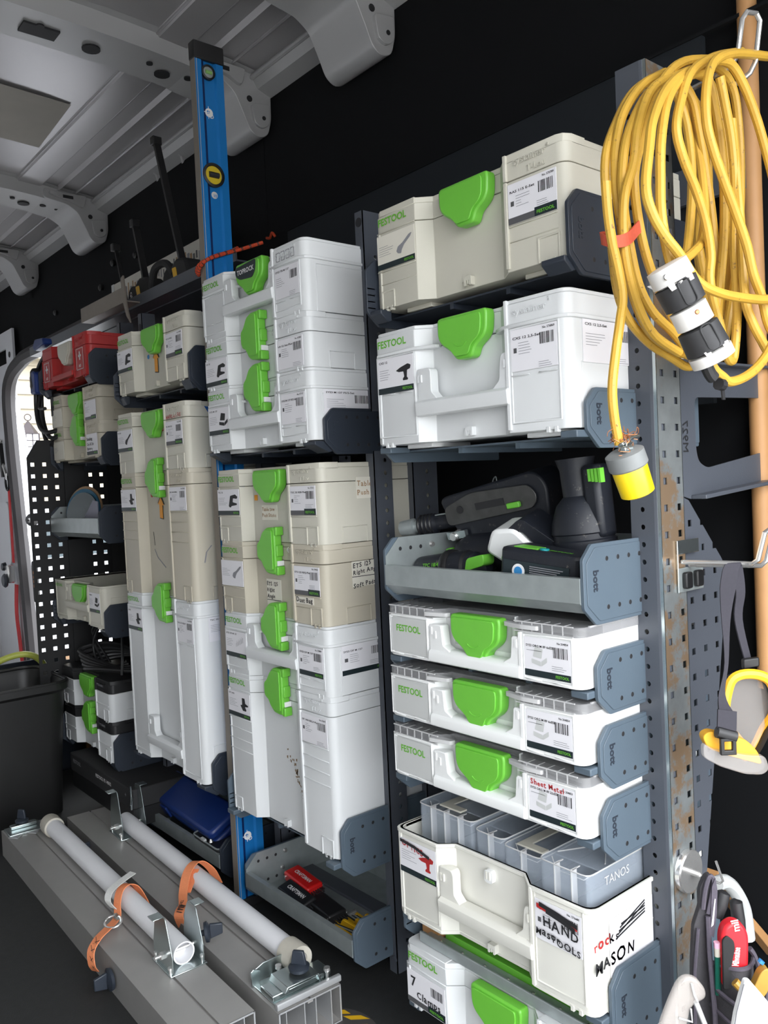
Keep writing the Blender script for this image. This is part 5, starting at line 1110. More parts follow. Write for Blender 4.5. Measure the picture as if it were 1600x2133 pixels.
# ratchet straps
def strap(lab, pts, w, tagside=True):
    t = thing('tie_strap', lab, 'strap', (0, 0, 0), group='orange tie straps round the beams')
    s = spline(pts, 6); MB().strip(s, w, .0018, 'orange_strap').build('webbing', t, 'orange webbing', smooth=0); return t, s
t, s = strap('orange strap with a steel ring and white tag, round the front beam and pipe', [(-.590, -.330, .026), (-.592, -.336, .04), (-.600, -.333, .064), (-.612, -.314, .078), (-.630, -.285, .082), (-.655, -.255, .084), (-.675, -.245, .105), (-.690, -.232, .122), (-.700, -.212, .126), (-.708, -.190, .112), (-.700, -.178, .088), (-.690, -.170, .06)], (.022, .006, .004))
m = MB()
for k in (4, 8, 12, 16): p = s[k]; q = s[k + 2]; m.strip([p + Vector((.002, -.001, .002)), q + Vector((.014, -.001, .002))], (.002, 0, 0), .0004, 'ink').strip([p + Vector((.01, -.001, .002)), q + Vector((-.006, -.001, .002))], (.002, 0, 0), .0004, 'ink')
m.text('1500', s[14] + Vector((-.004, 0, .003)), (-.5, .85, .1), (.8, .5, .3), .012, 'ink').build('stitching', t, 'black stitching and print')
MB().tube([(-.640 + .024 * math.cos(a), -.270 + .016 * math.sin(a), .086 + .004 * math.sin(a)) for a in [i * PI / 8 for i in range(16)]], .0024, 'chrome', 8, True).box(-.656, -.640, -.262, -.255, .082, .094, 'zinc').build('steel_ring', t, 'bright steel ring', split=True)
m = MB(); ws = spline([(-.672, -.255, .098), (-.684, -.262, .112), (-.695, -.252, .126), (-.705, -.225, .134), (-.715, -.190, .140)], 5); m.strip(ws, (.018, .006, .0), .0012, 'white_web'); m.text('WARNING 500', ws[6] + Vector((-.006, 0, .0025)), (ws[-1] - ws[6]).normalized(), (.95, .3, 0), .009, 'grey_ink', True).build('warning_tag', t, 'white printed tag', smooth=0)
t, s = strap('orange strap with black print and no ring, round the rear beam and pipe', [(-.560, -.150, .058), (-.560, -.158, .085), (-.575, -.145, .092), (-.600, -.128, .084), (-.640, -.108, .088), (-.668, -.085, .112), (-.682, -.062, .126), (-.686, -.040, .125), (-.672, -.020, .104), (-.655, -.012, .075)], (.022, .010, .004))
m = MB()
for k in range(8, 18, 2): p = s[k]; m.strip([p + Vector((-.006, -.002, .003)), p + Vector((.006, .004, .003))], (.0, .003, 0), .0004, 'ink')
m.text('RATCHET', s[9] + Vector((-.004, -.004, .004)), (-.75, .6, .0), (.8, .5, .1), .010, 'ink', True).build('stitching', t, 'black print')
MB().strip(spline([(-.640, -.100, .088), (-.655, -.082, .100), (-.672, -.06, .118)], 4), (.02, .01, .004), .0018, 'orange_strap').build('loose_end', t)

# hazard sticker on the floor
t = thing('hazard_sticker', 'round dark floor sticker with yellow hazard blocks beside the beams', 'sticker', (-.118, -.086, 0))
MB().lathe([(.0, .0002), (.090, .0002), (.090, .0009), (0, .0009)], (0, 0, 0), (0, 0, 1), 'hazard_dark', 48).build('disc', t, smooth=0)
m = MB(); d_ = Vector((-.767, .641)); r_ = Vector((.641, .767))
for k in range(4):
    w = (.030, .02, .02, .02)[k]; z = (.078, .052, .026, 0)[k]
    if k == 0: pts = [(-.034, .070), (.034, .070), (.022, .082), (0, .086), (-.022, .082)]; m.add([(r_.x * a + d_.x * b, r_.y * a + d_.y * b, .0011) for a, b in pts], [tuple(range(5))], 'hazard_yellow')
    else:
        e = math.sqrt(.088 ** 2 - z ** 2)
        for sg in (-1, 1): pts = [(sg * e, z), (sg * (e - .036), z), (sg * (e - .052), z + .012), (sg * (e - .018), z + .012)]; m.add([(r_.x * a + d_.x * b, r_.y * a + d_.y * b, .0011) for a, b in pts], [(0, 1, 2, 3)], 'hazard_yellow')
m.build('yellow_block', t, 'yellow blocks', split=True)

# ------------------------------------------------------------------ black bin and hose at the left
t = thing('black_bin', 'open black plastic bin standing on the floor at the left edge', 'bin', (-1.715, -.222, 0))
o_ = round_poly([(-.17, -.22), (.17, -.22), (.17, .20), (-.17, .20)], .06, 6); i_ = [(x * .965, y * .965) for x, y in o_]
m = MB(); n = len(o_); lv = [(.86, 0), (.90, .18), (.97, .385), (1.0, .39), (1.035, .395), (1.035, .415), (1.0, .415)]
vs = []; fs = []
for s_, z in lv: vs += [(x * s_, y * s_, z) for x, y in o_]
for s_, z in ((.96, .40), (.88, .18), (.84, .006)): vs += [(x * s_, y * s_, z) for x, y in o_]
L_n = len(lv) + 3
for i in range(L_n - 1):
    for k in range(n): l = (k + 1) % n; fs.append((i * n + k, i * n + l, (i + 1) * n + l, (i + 1) * n + k))
fs += [tuple(range(n))[::-1], tuple((L_n - 1) * n + k for k in range(n))]
m.add(vs, fs, 'bin_black').build('body', t)
MB().tube([(x * 1.0, y * 1.0, .416) for x, y in o_], .006, 'bin_black', 8, True).build('rim', t)
t = thing('bin_liner', 'second dark bin standing behind the black bin at the left edge', 'bin', (-2.10, .05, 0))
o2 = round_poly([(-.16, -.32), (.13, -.32), (.13, .12), (-.16, .12)], .05, 5); MB().ring(o2, [(x * .95, y * .95) for x, y in o2], 0, .37, 'navy_plastic').prism(o2, 'z', 0, .01, 'navy_plastic').build('body', t, bevel=.004)
tag(MB().tube(spline([(-1.97, -.30, .30), (-1.95, -.20, .40), (-1.92, -.12, .448), (-1.90, -.05, .458), (-1.90, 0, .425), (-1.92, .02, .36), (-1.95, .03, .25)], 8), .011, 'hose_green', 12).build('green_hose'), 'yellow-green hose arching up behind the black bin', 'hose')
tag(MB().prism([(-2.45, .44), (-2.05, .44), (-2.05, .19), (-2.45, .19)], 'z', 0, .33, 'wood').build('wooden_step', bevel=.004), 'light plywood box seen through the holes behind the end plate', 'box')
# red strap with hook and ratchet on the far wall
t = thing('red_tie_down', 'red tie-down strap with a ratchet on the pale far left panel', 'strap', (0, 0, 0))
MB().strip([(-3.80, .462, 1.05), (-3.80, .462, .85), (-3.80, .462, .64)], (.04, 0, 0), .003, 'red_strap').strip(spline([(-3.77, .462, .52), (-3.775, .455, .36), (-3.765, .46, .2), (-3.74, .462, .02)], 4), (.06, .0, 0), .003, 'red_strap').build('webbing', t, split=True)
MB().tube([(-3.80 + .03 * math.sin(a) * (1 if a < PI else 1), .455, 1.09 - .045 * math.cos(a)) for a in [i * PI / 6 for i in range(12)]], .006, 'black_plastic', 6, True).build('loop', t)
MB().tube(spline([(-3.86, .455, 1.33), (-3.88, .45, 1.28), (-3.85, .45, 1.20), (-3.81, .452, 1.15), (-3.795, .455, 1.11), (-3.78, .455, 1.14)], 4), .010, 'chrome', 8).build('hook', t, 'chrome hook')
MB().strip([(-3.87, .45, 1.31), (-3.84, .45, 1.12)], (.03, 0, 0), .02, 'black_plastic').build('hook_sleeve', t)
MB().box(-3.83, -3.77, .42, .46, .53, .63, 'chrome').build('ratchet', t, bevel=.008); MB().lathe([(.035, 0), (.04, .01), (.03, .02)], (-3.80, .42, .545), (0, -1, 0), 'navy_plastic', 18).lathe([(.025, 0), (.02, .02)], (-3.84, .43, .62), (0, -1, 0), 'navy_plastic', 12).build('ratchet_knob', t, split=True)
# car seen outside
t = thing('parked_car', 'sliver of a pale car with a dark window outside behind the end plate', 'car', (-6.3, 1.70, -.55))
MB().prism(round_poly([(-.8, .2), (1.9, .2), (1.9, .95), (1.3, 1.05), (.9, 1.5), (-.8, 1.5)], .12, 4), 'x', -.8, .8, 'van_white').build('body', t, bevel=.03); MB().box(.802, .806, -.55, .85, 1.08, 1.42, 'window_dark').build('window', t)

# ------------------------------------------------------------------ right side: hooks, cord, pole, goggles, pouch
tag(MB().lathe([(.015, .0), (.0155, .6), (.015, 1.5), (.012, 1.505)], (.432, .452, .62), (0, 0, 1), 'wood', 20).build('wooden_pole'), 'long round wooden pole leaning upright in the right corner', 'pole')
tag(MB().prism([(.26, .35), (.30, .325), (.50, .118), (.50, .142), (.34, .30), (.29, .36)], 'x', .405, .425, 'wood').build('wooden_batten', bevel=.001), 'light wooden batten sloping down behind the tool pouch', 'batten')
t = thing('wire_hook', 'bright double wire hook holding the yellow cord, tip bent upward', 'hook', (0, 0, 0))
a1, a2 = (.194, 1.500), (.216, 1.497)
MB().tube([(.443, .178, 1.505), (.50, .180, 1.512), (.540, .180, 1.518), (.549, .180, 1.528), (.556, .181, 1.572), (.560, .186, 1.581), (.564, .204, 1.583), (.566, .209, 1.574), (.559, .208, 1.524), (.552, .207, 1.512), (.54, .206, 1.506), (.50, .204, 1.500), (.443, .202, 1.492)], .0034, 'chrome', 10).build('rod', t)
MB().box(.4432, .4455, .170, .212, 1.47, 1.53, 'strip_steel').build('back_plate', t, bevel=.0008)
t = thing('wire_hook', 'bright double wire hook with a bolted plate, carrying the goggles', 'hook', (0, 0, 0))
MB().tube([(.446, .176, .857), (.50, .181, .858), (.545, .184, .858), (.553, .185, .864), (.562, .187, .900), (.565, .20, .905), (.562, .213, .900), (.552, .211, .860), (.545, .210, .853), (.50, .206, .852), (.446, .196, .851)], .0034, 'chrome', 10).build('rod', t)
MB().box(.4432, .4455, .166, .226, .868, .888, 'zinc').box(.4432, .4455, .166, .236, .813, .848, 'galv').box(.4432, .4465, .166, .1675, .813, .888, 'zinc').build('back_plate', t, bevel=.0008, split=True)
for y in (.186, .216): MB().prism(round_poly([(y - .009, .818), (y + .009, .818), (y + .009, .842), (y - .009, .842)], .004), 'x', .4455, .453, 'black_plastic').build('clip', t, bevel=.002)
t = thing('magnet_hook', 'round bright magnet with a bent wire hook on the galvanised strip', 'hook', (.4432, .163, .412))
MB().lathe([(.030, 0), (.0305, .002), (.0305, .008), (.029, .010), (.001, .0102)], (0, 0, 0), (1, 0, 0), 'chrome', 36).build('magnet', t)
MB().lathe([(.0045, .010), (.0045, .024), (.003, .025)], (0, 0, 0), (1, 0, 0), 'chrome', 14).build('stem', t)
MB().tube([(.024, 0, 0), (.052, 0, -.002), (.056, .002, .002), (.052, -.008, .032)], .0018, 'chrome', 8).build('hook', t)
# yellow extension cord
t = thing('extension_cord', 'yellow extension cord coiled over the wire hook', 'cord', (0, 0, 0))
CORD=[
  [(0.478,0.122,1.519),(0.478,0.048,1.475),(0.478,0.004,1.422),(0.478,-0.02,1.376),(0.478,-0.021,1.323),(0.478,-0.013,1.266),(0.478,-0.006,1.219),(0.478,0.014,1.185),(0.478,0.059,1.157),(0.478,0.115,1.14),(0.478,0.158,1.13),(0.478,0.203,1.149),(0.478,0.217,1.204),(0.478,0.195,1.269),(0.478,0.187,1.34),(0.478,0.194,1.408),(0.478,0.192,1.453),(0.478,0.168,1.49),(0.478,0.145,1.513),(0.478,0.122,1.519)] ,
  [(0.486,0.128,1.517),(0.4867,0.061,1.486),(0.4873,0.011,1.438),(0.488,-0.011,1.392),(0.4887,-0.017,1.344),(0.4893,-0.008,1.287),(0.49,0.004,1.224),(0.4907,0.03,1.178),(0.4913,0.062,1.157),(0.492,0.116,1.143)] ,
  [(0.492,0.116,1.143),(0.492,0.168,1.148),(0.492,0.207,1.207),(0.492,0.21,1.281),(0.492,0.201,1.352),(0.492,0.2,1.418),(0.492,0.186,1.473),(0.492,0.15,1.499),(0.492,0.125,1.508)] ,
  [(0.5,0.096,1.498),(0.5003,0.043,1.462),(0.5007,-0.001,1.407),(0.501,-0.018,1.363),(0.5013,-0.021,1.316),(0.5017,-0.013,1.272),(0.502,0.004,1.221),(0.5023,0.033,1.189),(0.5027,0.076,1.168),(0.503,0.103,1.15)] ,
  [(0.512,0.116,1.504),(0.5116,0.038,1.464),(0.5111,0.002,1.409),(0.5107,-0.011,1.361),(0.5102,-0.031,1.318),(0.5098,-0.035,1.266),(0.5093,-0.025,1.222),(0.5089,-0.004,1.184),(0.5084,0.027,1.157),(0.508,0.082,1.14)] ,
  [(0.512,0.198,1.543),(0.5111,0.118,1.519),(0.5102,0.067,1.485),(0.5093,0.027,1.431),(0.5084,0.009,1.389),(0.5075,-0.005,1.346),(0.5066,0.002,1.296),(0.5057,0.023,1.246),(0.5048,0.058,1.203),(0.5039,0.086,1.175),(0.503,0.122,1.159)] ,
  [(0.5,0.108,1.143),(0.5,0.144,1.139),(0.5,0.175,1.17),(0.5,0.169,1.234),(0.5,0.154,1.297),(0.5,0.167,1.363),(0.5,0.18,1.411),(0.5,0.152,1.456),(0.5,0.126,1.484),(0.5,0.095,1.494),(0.5,0.066,1.48)] ,
  [(0.53,0.132,1.507),(0.5354,0.068,1.48),(0.5408,0.014,1.442),(0.5462,-0.023,1.397),(0.5515,-0.042,1.358),(0.5569,-0.06,1.31),(0.5623,-0.059,1.281),(0.5677,-0.043,1.256),(0.5731,-0.022,1.236),(0.5785,0.005,1.208),(0.5838,0.036,1.198),(0.5892,0.083,1.195),(0.5946,0.153,1.199),(0.6,0.203,1.217)] ,
  [(0.535,0.134,1.5),(0.5386,0.062,1.472),(0.5421,0.019,1.434),(0.5457,-0.006,1.379),(0.5493,-0.017,1.326),(0.5529,-0.023,1.285),(0.5564,-0.019,1.246),(0.56,-0.012,1.217)] ,
  [(0.545,0.199,1.54),(0.5452,0.128,1.513),(0.5453,0.068,1.477),(0.5455,0.04,1.433),(0.5456,0.029,1.398),(0.5458,0.042,1.367),(0.5459,0.069,1.334),(0.5461,0.089,1.299),(0.5463,0.099,1.259),(0.5464,0.095,1.222),(0.5466,0.116,1.17),(0.5467,0.129,1.137),(0.5469,0.14,1.127),(0.5471,0.15,1.138),(0.5472,0.161,1.199),(0.5474,0.158,1.273),(0.5475,0.165,1.349),(0.5477,0.16,1.41),(0.5478,0.146,1.455),(0.548,0.133,1.488)] ,
  [(0.56,0.242,1.54),(0.5621,0.145,1.515),(0.5642,0.089,1.488),(0.5663,0.065,1.451),(0.5683,0.058,1.409),(0.5704,0.067,1.376),(0.5725,0.089,1.339),(0.5746,0.113,1.302),(0.5767,0.132,1.268),(0.5787,0.143,1.233),(0.5808,0.16,1.204),(0.5829,0.173,1.169),(0.585,0.217,1.134)] ,
  [(0.558,0.103,1.497),(0.5604,0.137,1.501),(0.5628,0.164,1.482),(0.5652,0.188,1.45),(0.5676,0.207,1.413),(0.57,0.23,1.361)] ,
  [(0.53,0.132,1.515),(0.5294,0.176,1.515),(0.5288,0.206,1.497),(0.5282,0.218,1.455),(0.5276,0.222,1.398),(0.5271,0.216,1.332),(0.5265,0.204,1.259),(0.5259,0.182,1.198),(0.5253,0.165,1.152),(0.5247,0.155,1.136),(0.5241,0.15,1.164),(0.5235,0.163,1.229),(0.5229,0.178,1.295),(0.5224,0.184,1.36),(0.5218,0.179,1.423),(0.5212,0.168,1.471),(0.5206,0.153,1.505),(0.52,0.126,1.513)] ,
  [(0.515,0.129,1.506),(0.5145,0.172,1.503),(0.514,0.202,1.456),(0.5135,0.214,1.401),(0.513,0.218,1.336),(0.5125,0.215,1.27),(0.512,0.199,1.209),(0.5115,0.188,1.205),(0.511,0.182,1.26),(0.5105,0.173,1.329),(0.51,0.161,1.391),(0.5095,0.146,1.445),(0.509,0.134,1.476),(0.5085,0.107,1.491),(0.508,0.081,1.483)] ,
  [(0.545,0.166,1.443),(0.5508,0.166,1.348),(0.5567,0.159,1.284),(0.5625,0.152,1.208),(0.5683,0.157,1.176),(0.5742,0.178,1.144),(0.58,0.212,1.103)] ,
  [(0.55,0.017,1.237),(0.54,0.063,1.256),(0.53,0.108,1.282),(0.52,0.136,1.327),(0.51,0.15,1.382),(0.5,0.154,1.437),(0.49,0.147,1.483)] ,
  [(0.52,0.083,1.245),(0.515,0.105,1.298),(0.51,0.123,1.352),(0.505,0.133,1.399),(0.5,0.131,1.451),(0.495,0.115,1.486),(0.49,0.094,1.489)] ,
  [(0.5,0.15,1.232),(0.4975,0.175,1.262),(0.495,0.192,1.304),(0.4925,0.194,1.37),(0.49,0.181,1.427),(0.4875,0.164,1.469),(0.485,0.138,1.496)] ,
  [(0.505,-0.061,1.331),(0.505,-0.059,1.297),(0.505,-0.053,1.265),(0.505,-0.042,1.232),(0.505,-0.035,1.199),(0.505,-0.042,1.17),(0.505,-0.054,1.129),(0.505,-0.063,1.089),(0.505,-0.061,1.055),(0.505,-0.053,1.023)] ,
  [(0.585,0.016,1.115),(0.5857,0.027,1.104),(0.5864,0.043,1.097),(0.5871,0.057,1.092),(0.5879,0.086,1.097),(0.5886,0.118,1.109),(0.5893,0.145,1.126),(0.59,0.166,1.145)] ,
]
for c in CORD: MB().tube(spline(c, 5), .0059, 'cord_yellow', 10).build('strand', t)
for (x, y, z, dx, dy, dz) in ((.5455, -.0075, 1.333, .001, -.003, -.028), (.5535, -.0160, 1.268, .004, -.001, -.022)): MB().tube([(x, y, z), (x + dx, y + dy, z + dz)], .0068, 'tape_black', 12).build('tape_wrap', t, 'black tape wrap')
MB().strip(spline([(.490, .030, 1.296), (.504, .010, 1.291), (.512, -.008, 1.284), (.516, -.036, 1.266), (.508, -.052, 1.262), (.494, -.053, 1.268), (.482, -.040, 1.275), (.476, -.010, 1.282)], 5), (.0, -.003, .014), .002, 'red_velcro').build('velcro_tie', t, 'red hook-and-loop tie', smooth=0)
MB().tube(spline([(.585, .004, 1.114), (.586, .014, 1.100), (.587, .020, 1.095)], 3), .0075, 'tape_black', 10).tube([(.5885, .028, 1.088), (.589, .037, 1.087)], .0072, 'tape_black', 10).strip([(.589, .036, 1.085), (.588, .040, 1.070)], (.0, .006, 0), .002, 'tape_black').build('tape_wrap', t, 'black tape wrap', split=True)
t = thing('locking_connector', 'black and white locking plug and socket joined in the yellow cord', 'plug', (.570, -.037, 1.212))
ax = Vector((.592 - .566, .012 + .042, 1.112 - 1.222)); 
for (h0, h1, r0, r1, c, nm) in ((-.012, .010, .0235, .0245, 'plug_white', 'collar'), (.010, .040, .0245, .0235, 'plug_black', 'grip'), (.041, .066, .0215, .0215, 'plug_white', 'sleeve'), (.067, .098, .0235, .0250, 'plug_black', 'grip'), (.098, .113, .0252, .0250, 'plug_white', 'collar')):
    MB().lathe([(r0 * .7, h0), (r0, h0 + .0015), (r1, h1 - .0015), (r1 * .8, h1)], (0, 0, 0), ax, c, 28).build(nm, t)
A_ = ax.normalized(); S_ = Vector((.641, .767, 0)); S_ = (S_ - A_ * S_.dot(A_)).normalized(); F_ = A_.cross(S_); F_ = F_ if F_.dot(Vector((.767, -.641, 0))) > 0 else -F_
k = MB()
for c in (.025, .082):
    P = round_poly([(-.007, -.016), (.007, -.016), (.007, .014), (-.007, .014)], .006, 4)
    k.tube([A_ * (c + q[1]) + S_ * q[0] + F_ * .0238 for q in P], .0009, 'plug_black', 6, True)
k.build('thumb_pad', t, split=True)
k = MB()
for c, w in ((.0115, -.012), (.0115, .010), (.0975, -.010), (.0975, .012)):
    o0 = A_ * c + S_ * w; k.add([o0 - S_ * .004 - A_ * .003 + F_ * .0218, o0 + S_ * .004 - A_ * .003 + F_ * .0218, o0 + S_ * .003 + A_ * .004 + F_ * .0236, o0 - S_ * .003 + A_ * .004 + F_ * .0236], [(0, 1, 2, 3)], 'plug_white')
k.lathe([(.004, 0), (.003, .0015)], -A_ * .001 - S_ * .012 + F_ * .0205, F_, 'chrome', 12); k.lathe([(.003, 0), (.002, .001)], A_ * .05 + F_ * .0214, F_, 'copper', 10)
k.build('screw', t, split=True)
MB().prism(round_poly([(-.024, -.010), (-.012, -.018), (.016, -.020), (.022, -.012)], .003), 'y', -.012, .012, 'plug_white').build('cord_grip', t)
bpy.data.objects[t.children[-1].name].matrix_parent_inverse = Matrix.Identity(4)
t = thing('yellow_plug', 'grey and yellow plug with frayed strands dangling on the end of the cord', 'plug', (.507, -.045, 1.010))
ax = Vector((.004, .024, -.058))
MB().lathe([(.018, -.006), (.0235, -.003), (.0240, .014), (.0225, .016)], (0, 0, 0), ax, 'plug_grey', 28).build('cover', t, 'grey dusty cover'); MB().lathe([(.0205, .015), (.0215, .017), (.0205, .050), (.017, .052), (.001, .052)], (0, 0, 0), ax, 'plug_yellow', 28).build('shell', t, 'bright yellow shell')
MB().strip([(.004, -.014, .012), (.006, .004, .020), (.006, .020, .022)], (.006, 0, .002), .004, 'zinc').lathe([(.004, 0), (.004, .014)], (.008, -.016, .006), (.2, 1, .15), 'zinc', 10).box(-.004, .008, -.008, .006, .002, .016, 'zinc').build('cord_clamp', t, 'broken pale metal clamp', bevel=.001, split=True)
m = MB(); rn = random.Random(11)
for k in range(26):
    p0 = Vector((.0, -.004 + rn.uniform(-.006, .006), .022 + rn.uniform(-.01, .008))); pts = [p0]
    for j in range(4): p0 = p0 + Vector((rn.uniform(-.008, .008), rn.uniform(-.011, .009), rn.uniform(-.009, .008))); pts.append(p0)
    m.tube(spline(pts, 3), .0005, 'copper', 4)
f_ = m.build('frayed_wire', t, 'frayed copper strands'); f_['kind'] = 'stuff'
# goggles
ZR = 50.1 * PI / 180
S1 = 1 / 1587.
def gp(px, py, d=0.): return (S1 * (px - 1530), d, S1 * (1500 - py))
t = thing('safety_goggles', 'yellow and black safety goggles hanging by their dark elastic strap', 'goggles', (.543, .126, .658), (0, 0, ZR))
fr_out = [gp(*q, 0) for q in ((1512, 1478), (1518, 1445), (1530, 1415), (1556, 1405), (1590, 1410), (1612, 1430), (1618, 1480), (1606, 1530), (1585, 1570), (1566, 1590), (1555, 1560), (1540, 1540), (1520, 1520))]
MB().tube(spline([(x, .0 + .02 * (z < 0), z) for x, _, z in fr_out], 4, True), .0052, 'goggle_yellow', 8, True, (1.0, 1.3)).build('frame', t, 'yellow frame')
bk = [(x * .96 + .001, .028, z * .93) for x, _, z in fr_out]
n = len(fr_out); q1 = spline([(x, .002, z) for x, _, z in fr_out], 3, True); q2 = spline(bk, 3, True); n = len(q1)
MB().add([tuple(v) for v in q1] + [tuple(v) for v in q2], [(i, (i + 1) % n, n + (i + 1) % n, n + i) for i in range(n)], 'black_plastic').build('seal', t, 'black foam seal')
q3 = spline([(x * .9 + .002, .012, z * .88) for x, _, z in fr_out], 3, True)
MB().add([tuple(v) for v in q3], [tuple(range(len(q3)))], 'clear_lens3').build('lens', t, 'clear scratched lens')
P = [gp(*q) for q in ((1450, 1520), (1466, 1510), (1500, 1520), (1540, 1532), (1562, 1556), (1572, 1585), (1540, 1575), (1500, 1562), (1460, 1545))]
MB().prism(round_poly([(p[0], p[2]) for p in P], .006, 3), 'y', -.022, -.006, 'goggle_yellow').build('side_frame', t, 'yellow side frame', bevel=.004)
P = [gp(*q) for q in ((1447, 1530), (1470, 1545), (1540, 1560), (1572, 1562), (1580, 1590), (1566, 1601), (1530, 1598), (1480, 1580), (1446, 1560))]
MB().prism(round_poly([(p[0], p[2]) for p in P], .006, 3), 'y', -.030, -.020, 'clear_lens3').build('lower_lens', t, 'clear wraparound lens edge', bevel=.004)
MB().tube([gp(1472, 1506, -.034), gp(1510, 1518, -.034)], .0075, 'black_plastic', 12).build('strap_bar', t); x0, _, z0 = gp(1476, 1552); x1, _, z1 = gp(1508, 1518)
MB().ring([(x0, z0), (x1, z0), (x1, z1), (x0, z1)], [(x0 + .005, z0 + .006), (x1 - .005, z0 + .006), (x1 - .005, z1 - .004), (x0 + .005, z1 - .004)], -.040, -.034, 'black_plastic', 'y').build('buckle', t, bevel=.001)
MB().strip([gp(1492, 1508, -.034), gp(1497, 1465, -.03)], (.024, 0, -.004), .003, 'elastic').strip(spline([gp(1497, 1475, -.03), gp(1497, 1440, -.015), gp(1518, 1380, .0), gp(1527, 1280, .01), gp(1538, 1200, .012), gp(1548, 1176, .014)], 5), [(.021 - .016 * math.sin(min(1, k / 18) * PI) if k < 18 else .021, 0, 0) for k in range(26)], .002, 'elastic').strip(spline([gp(1550, 1176, .016), gp(1566, 1185, .03), gp(1572, 1240, .03), gp(1566, 1300, .03), gp(1578, 1390, .02)], 5), [(.018 - .0004 * k, .004, 0) for k in range(21)], .002, 'elastic').build('elastic_strap', t, 'dark elastic strap', smooth=0, split=True)
MB().prism(round_poly([(gp(1560, 1395)[0], gp(0, 1400)[2]), (gp(1595, 1390)[0], gp(0, 1395)[2]), (gp(1595, 1390)[0], gp(0, 1375)[2]), (gp(1560, 1390)[0], gp(0, 1378)[2])], .003), 'y', .010, .018, 'black_plastic').build('buckle', t, bevel=.002)
# tool pouch with tools
S2 = 1 / 1626.
def pp(px, py, d=0.): return (S2 * (px - 1500), d, S2 * (2000 - py))
PG = 'tools in the canvas pouch'
PL = (.544, .069, .36)
def pthing(n, l, c, g=PG): return thing(n, l, c, PL, (0, 0, ZR), g)
t = pthing('tool_pouch', 'dark grey canvas tool pouch hanging from the magnet hook', 'tool pouch', None)
P = [(1478, 1826), (1490, 1820), (1497, 1850), (1490, 1910), (1482, 1960), (1480, 2133), (1482, 2300), (1440, 2300), (1440, 2133), (1444, 2010), (1450, 1930), (1464, 1890), (1466, 1850)]
MB().prism(round_poly([(pp(*q)[0], pp(*q)[2]) for q in P], .004, 3), 'y', .004, .014, 'canvas').build('back_panel', t, bevel=.003)
MB().tube([pp(1456, 1930, -.001), pp(1446, 2020, -.001), pp(1443, 2140, -.001), pp(1442, 2300, 0)], .0022, 'canvas_trim', 6).tube([pp(1477, 1905, -.001), pp(1476, 1980, -.004), pp(1478, 2100, -.012), pp(1478, 2300, -.012)], .0035, 'canvas_trim', 6).tube(spline([pp(1478, 1900), pp(1487, 1860), pp(1492, 1830), pp(1484, 1822), pp(1474, 1850), pp(1468, 1890)], 4), .003, 'canvas_trim', 6).build('piping', t, split=True)
def pocket(x0, x1, ytop, sag, depth, zoff, nm='pocket'):
    n = 14; vs = []; 
    for i in range(n + 1):
        f = i / n; x = x0 + (x1 - x0) * f; d = zoff - depth * math.sin(PI * f) ** .8; zt = S2 * (2000 - (ytop + sag * math.sin(PI * f) - 0 * f))
        vs += [(S2 * (x - 1500), d, zt), (S2 * (x - 1500), d * .9, S2 * (2000 - 2330)), (S2 * (x - 1500), d + .003, zt)]
    fs = [(i * 3, i * 3 + 3, i * 3 + 4, i * 3 + 1) for i in range(n)] + [(i * 3 + 2, i * 3 + 5, i * 3 + 3, i * 3) for i in range(n)]
    m = MB().add(vs, fs, 'canvas'); m.tube([vs[i * 3] for i in range(n + 1)], .0028, 'canvas_trim', 6); return m.build(nm, t)
pocket(1478, 1572, 2002, -6, .030, .004); pocket(1478, 1590, 2048, 10, .055, .0); pocket(1478, 1590, 2092, 14, .060, .0)
MB().tube(spline([pp(1562, 1978, .0), pp(1575, 2000, .002), pp(1590, 2060, .0), pp(1600, 2140, 0), pp(1602, 2300, 0)], 4), .0035, 'canvas_trim', 6).build('side_trim', t)
def blade(name, lab, cat, px, d, col, th=.010, extra=None):
    t_ = pthing(name, lab, cat); o = MB().prism(round_poly([(pp(*q)[0], pp(*q)[2]) for q in px], .006, 4), 'y', d - th, d, col).build('handle', t_, bevel=min(.004, th * .4)); return t_
t_ = blade('utility_knife', 'red and black folding knife with white lettering in the pouch', 'knife', [(1492, 1935), (1500, 1912), (1520, 1902), (1540, 1912), (1549, 1935), (1547, 1990), (1540, 2040), (1492, 2040)], -.002, 'tool_red', .018)
MB().prism(round_poly([(pp(*q)[0], pp(*q)[2]) for q in ((1492, 1938), (1502, 1928), (1516, 1940), (1518, 1955), (1508, 2000), (1508, 2040), (1491, 2040))], .003), 'y', -.0225, -.019, 'black_matte').build('grip', t_, 'black rubber grip', bevel=.001)
MB().text('Milwaukee', pp(1524, 1994, -.0212), (.12, 0, 1), (-1, 0, .12), .012, 'white_ink', True, width=.024).text('mil', pp(1529, 1921, -.0212), (-.15, 0, 1), (-1, 0, -.15), .013, 'white_ink', True).build('lettering', t_, 'white lettering')
t_ = pthing('pencil', 'green pencil with a pink eraser standing in the pouch', 'pencil'); b_ = Vector(pp(1485, 2060, -.012)); e_ = Vector(pp(1487, 1950, -.012)); MB().tube([b_, e_ + Vector((0, 0, -.018))], .0036, 'pencil_green', 6).build('shaft', t_); MB().tube([e_ + Vector((0, 0, -.018)), e_ + Vector((0, 0, -.007))], .0039, 'pipe_cap', 12).build('ferrule', t_); MB().tube([e_ + Vector((0, 0, -.007)), e_], .0040, 'eraser', 12).build('eraser', t_)
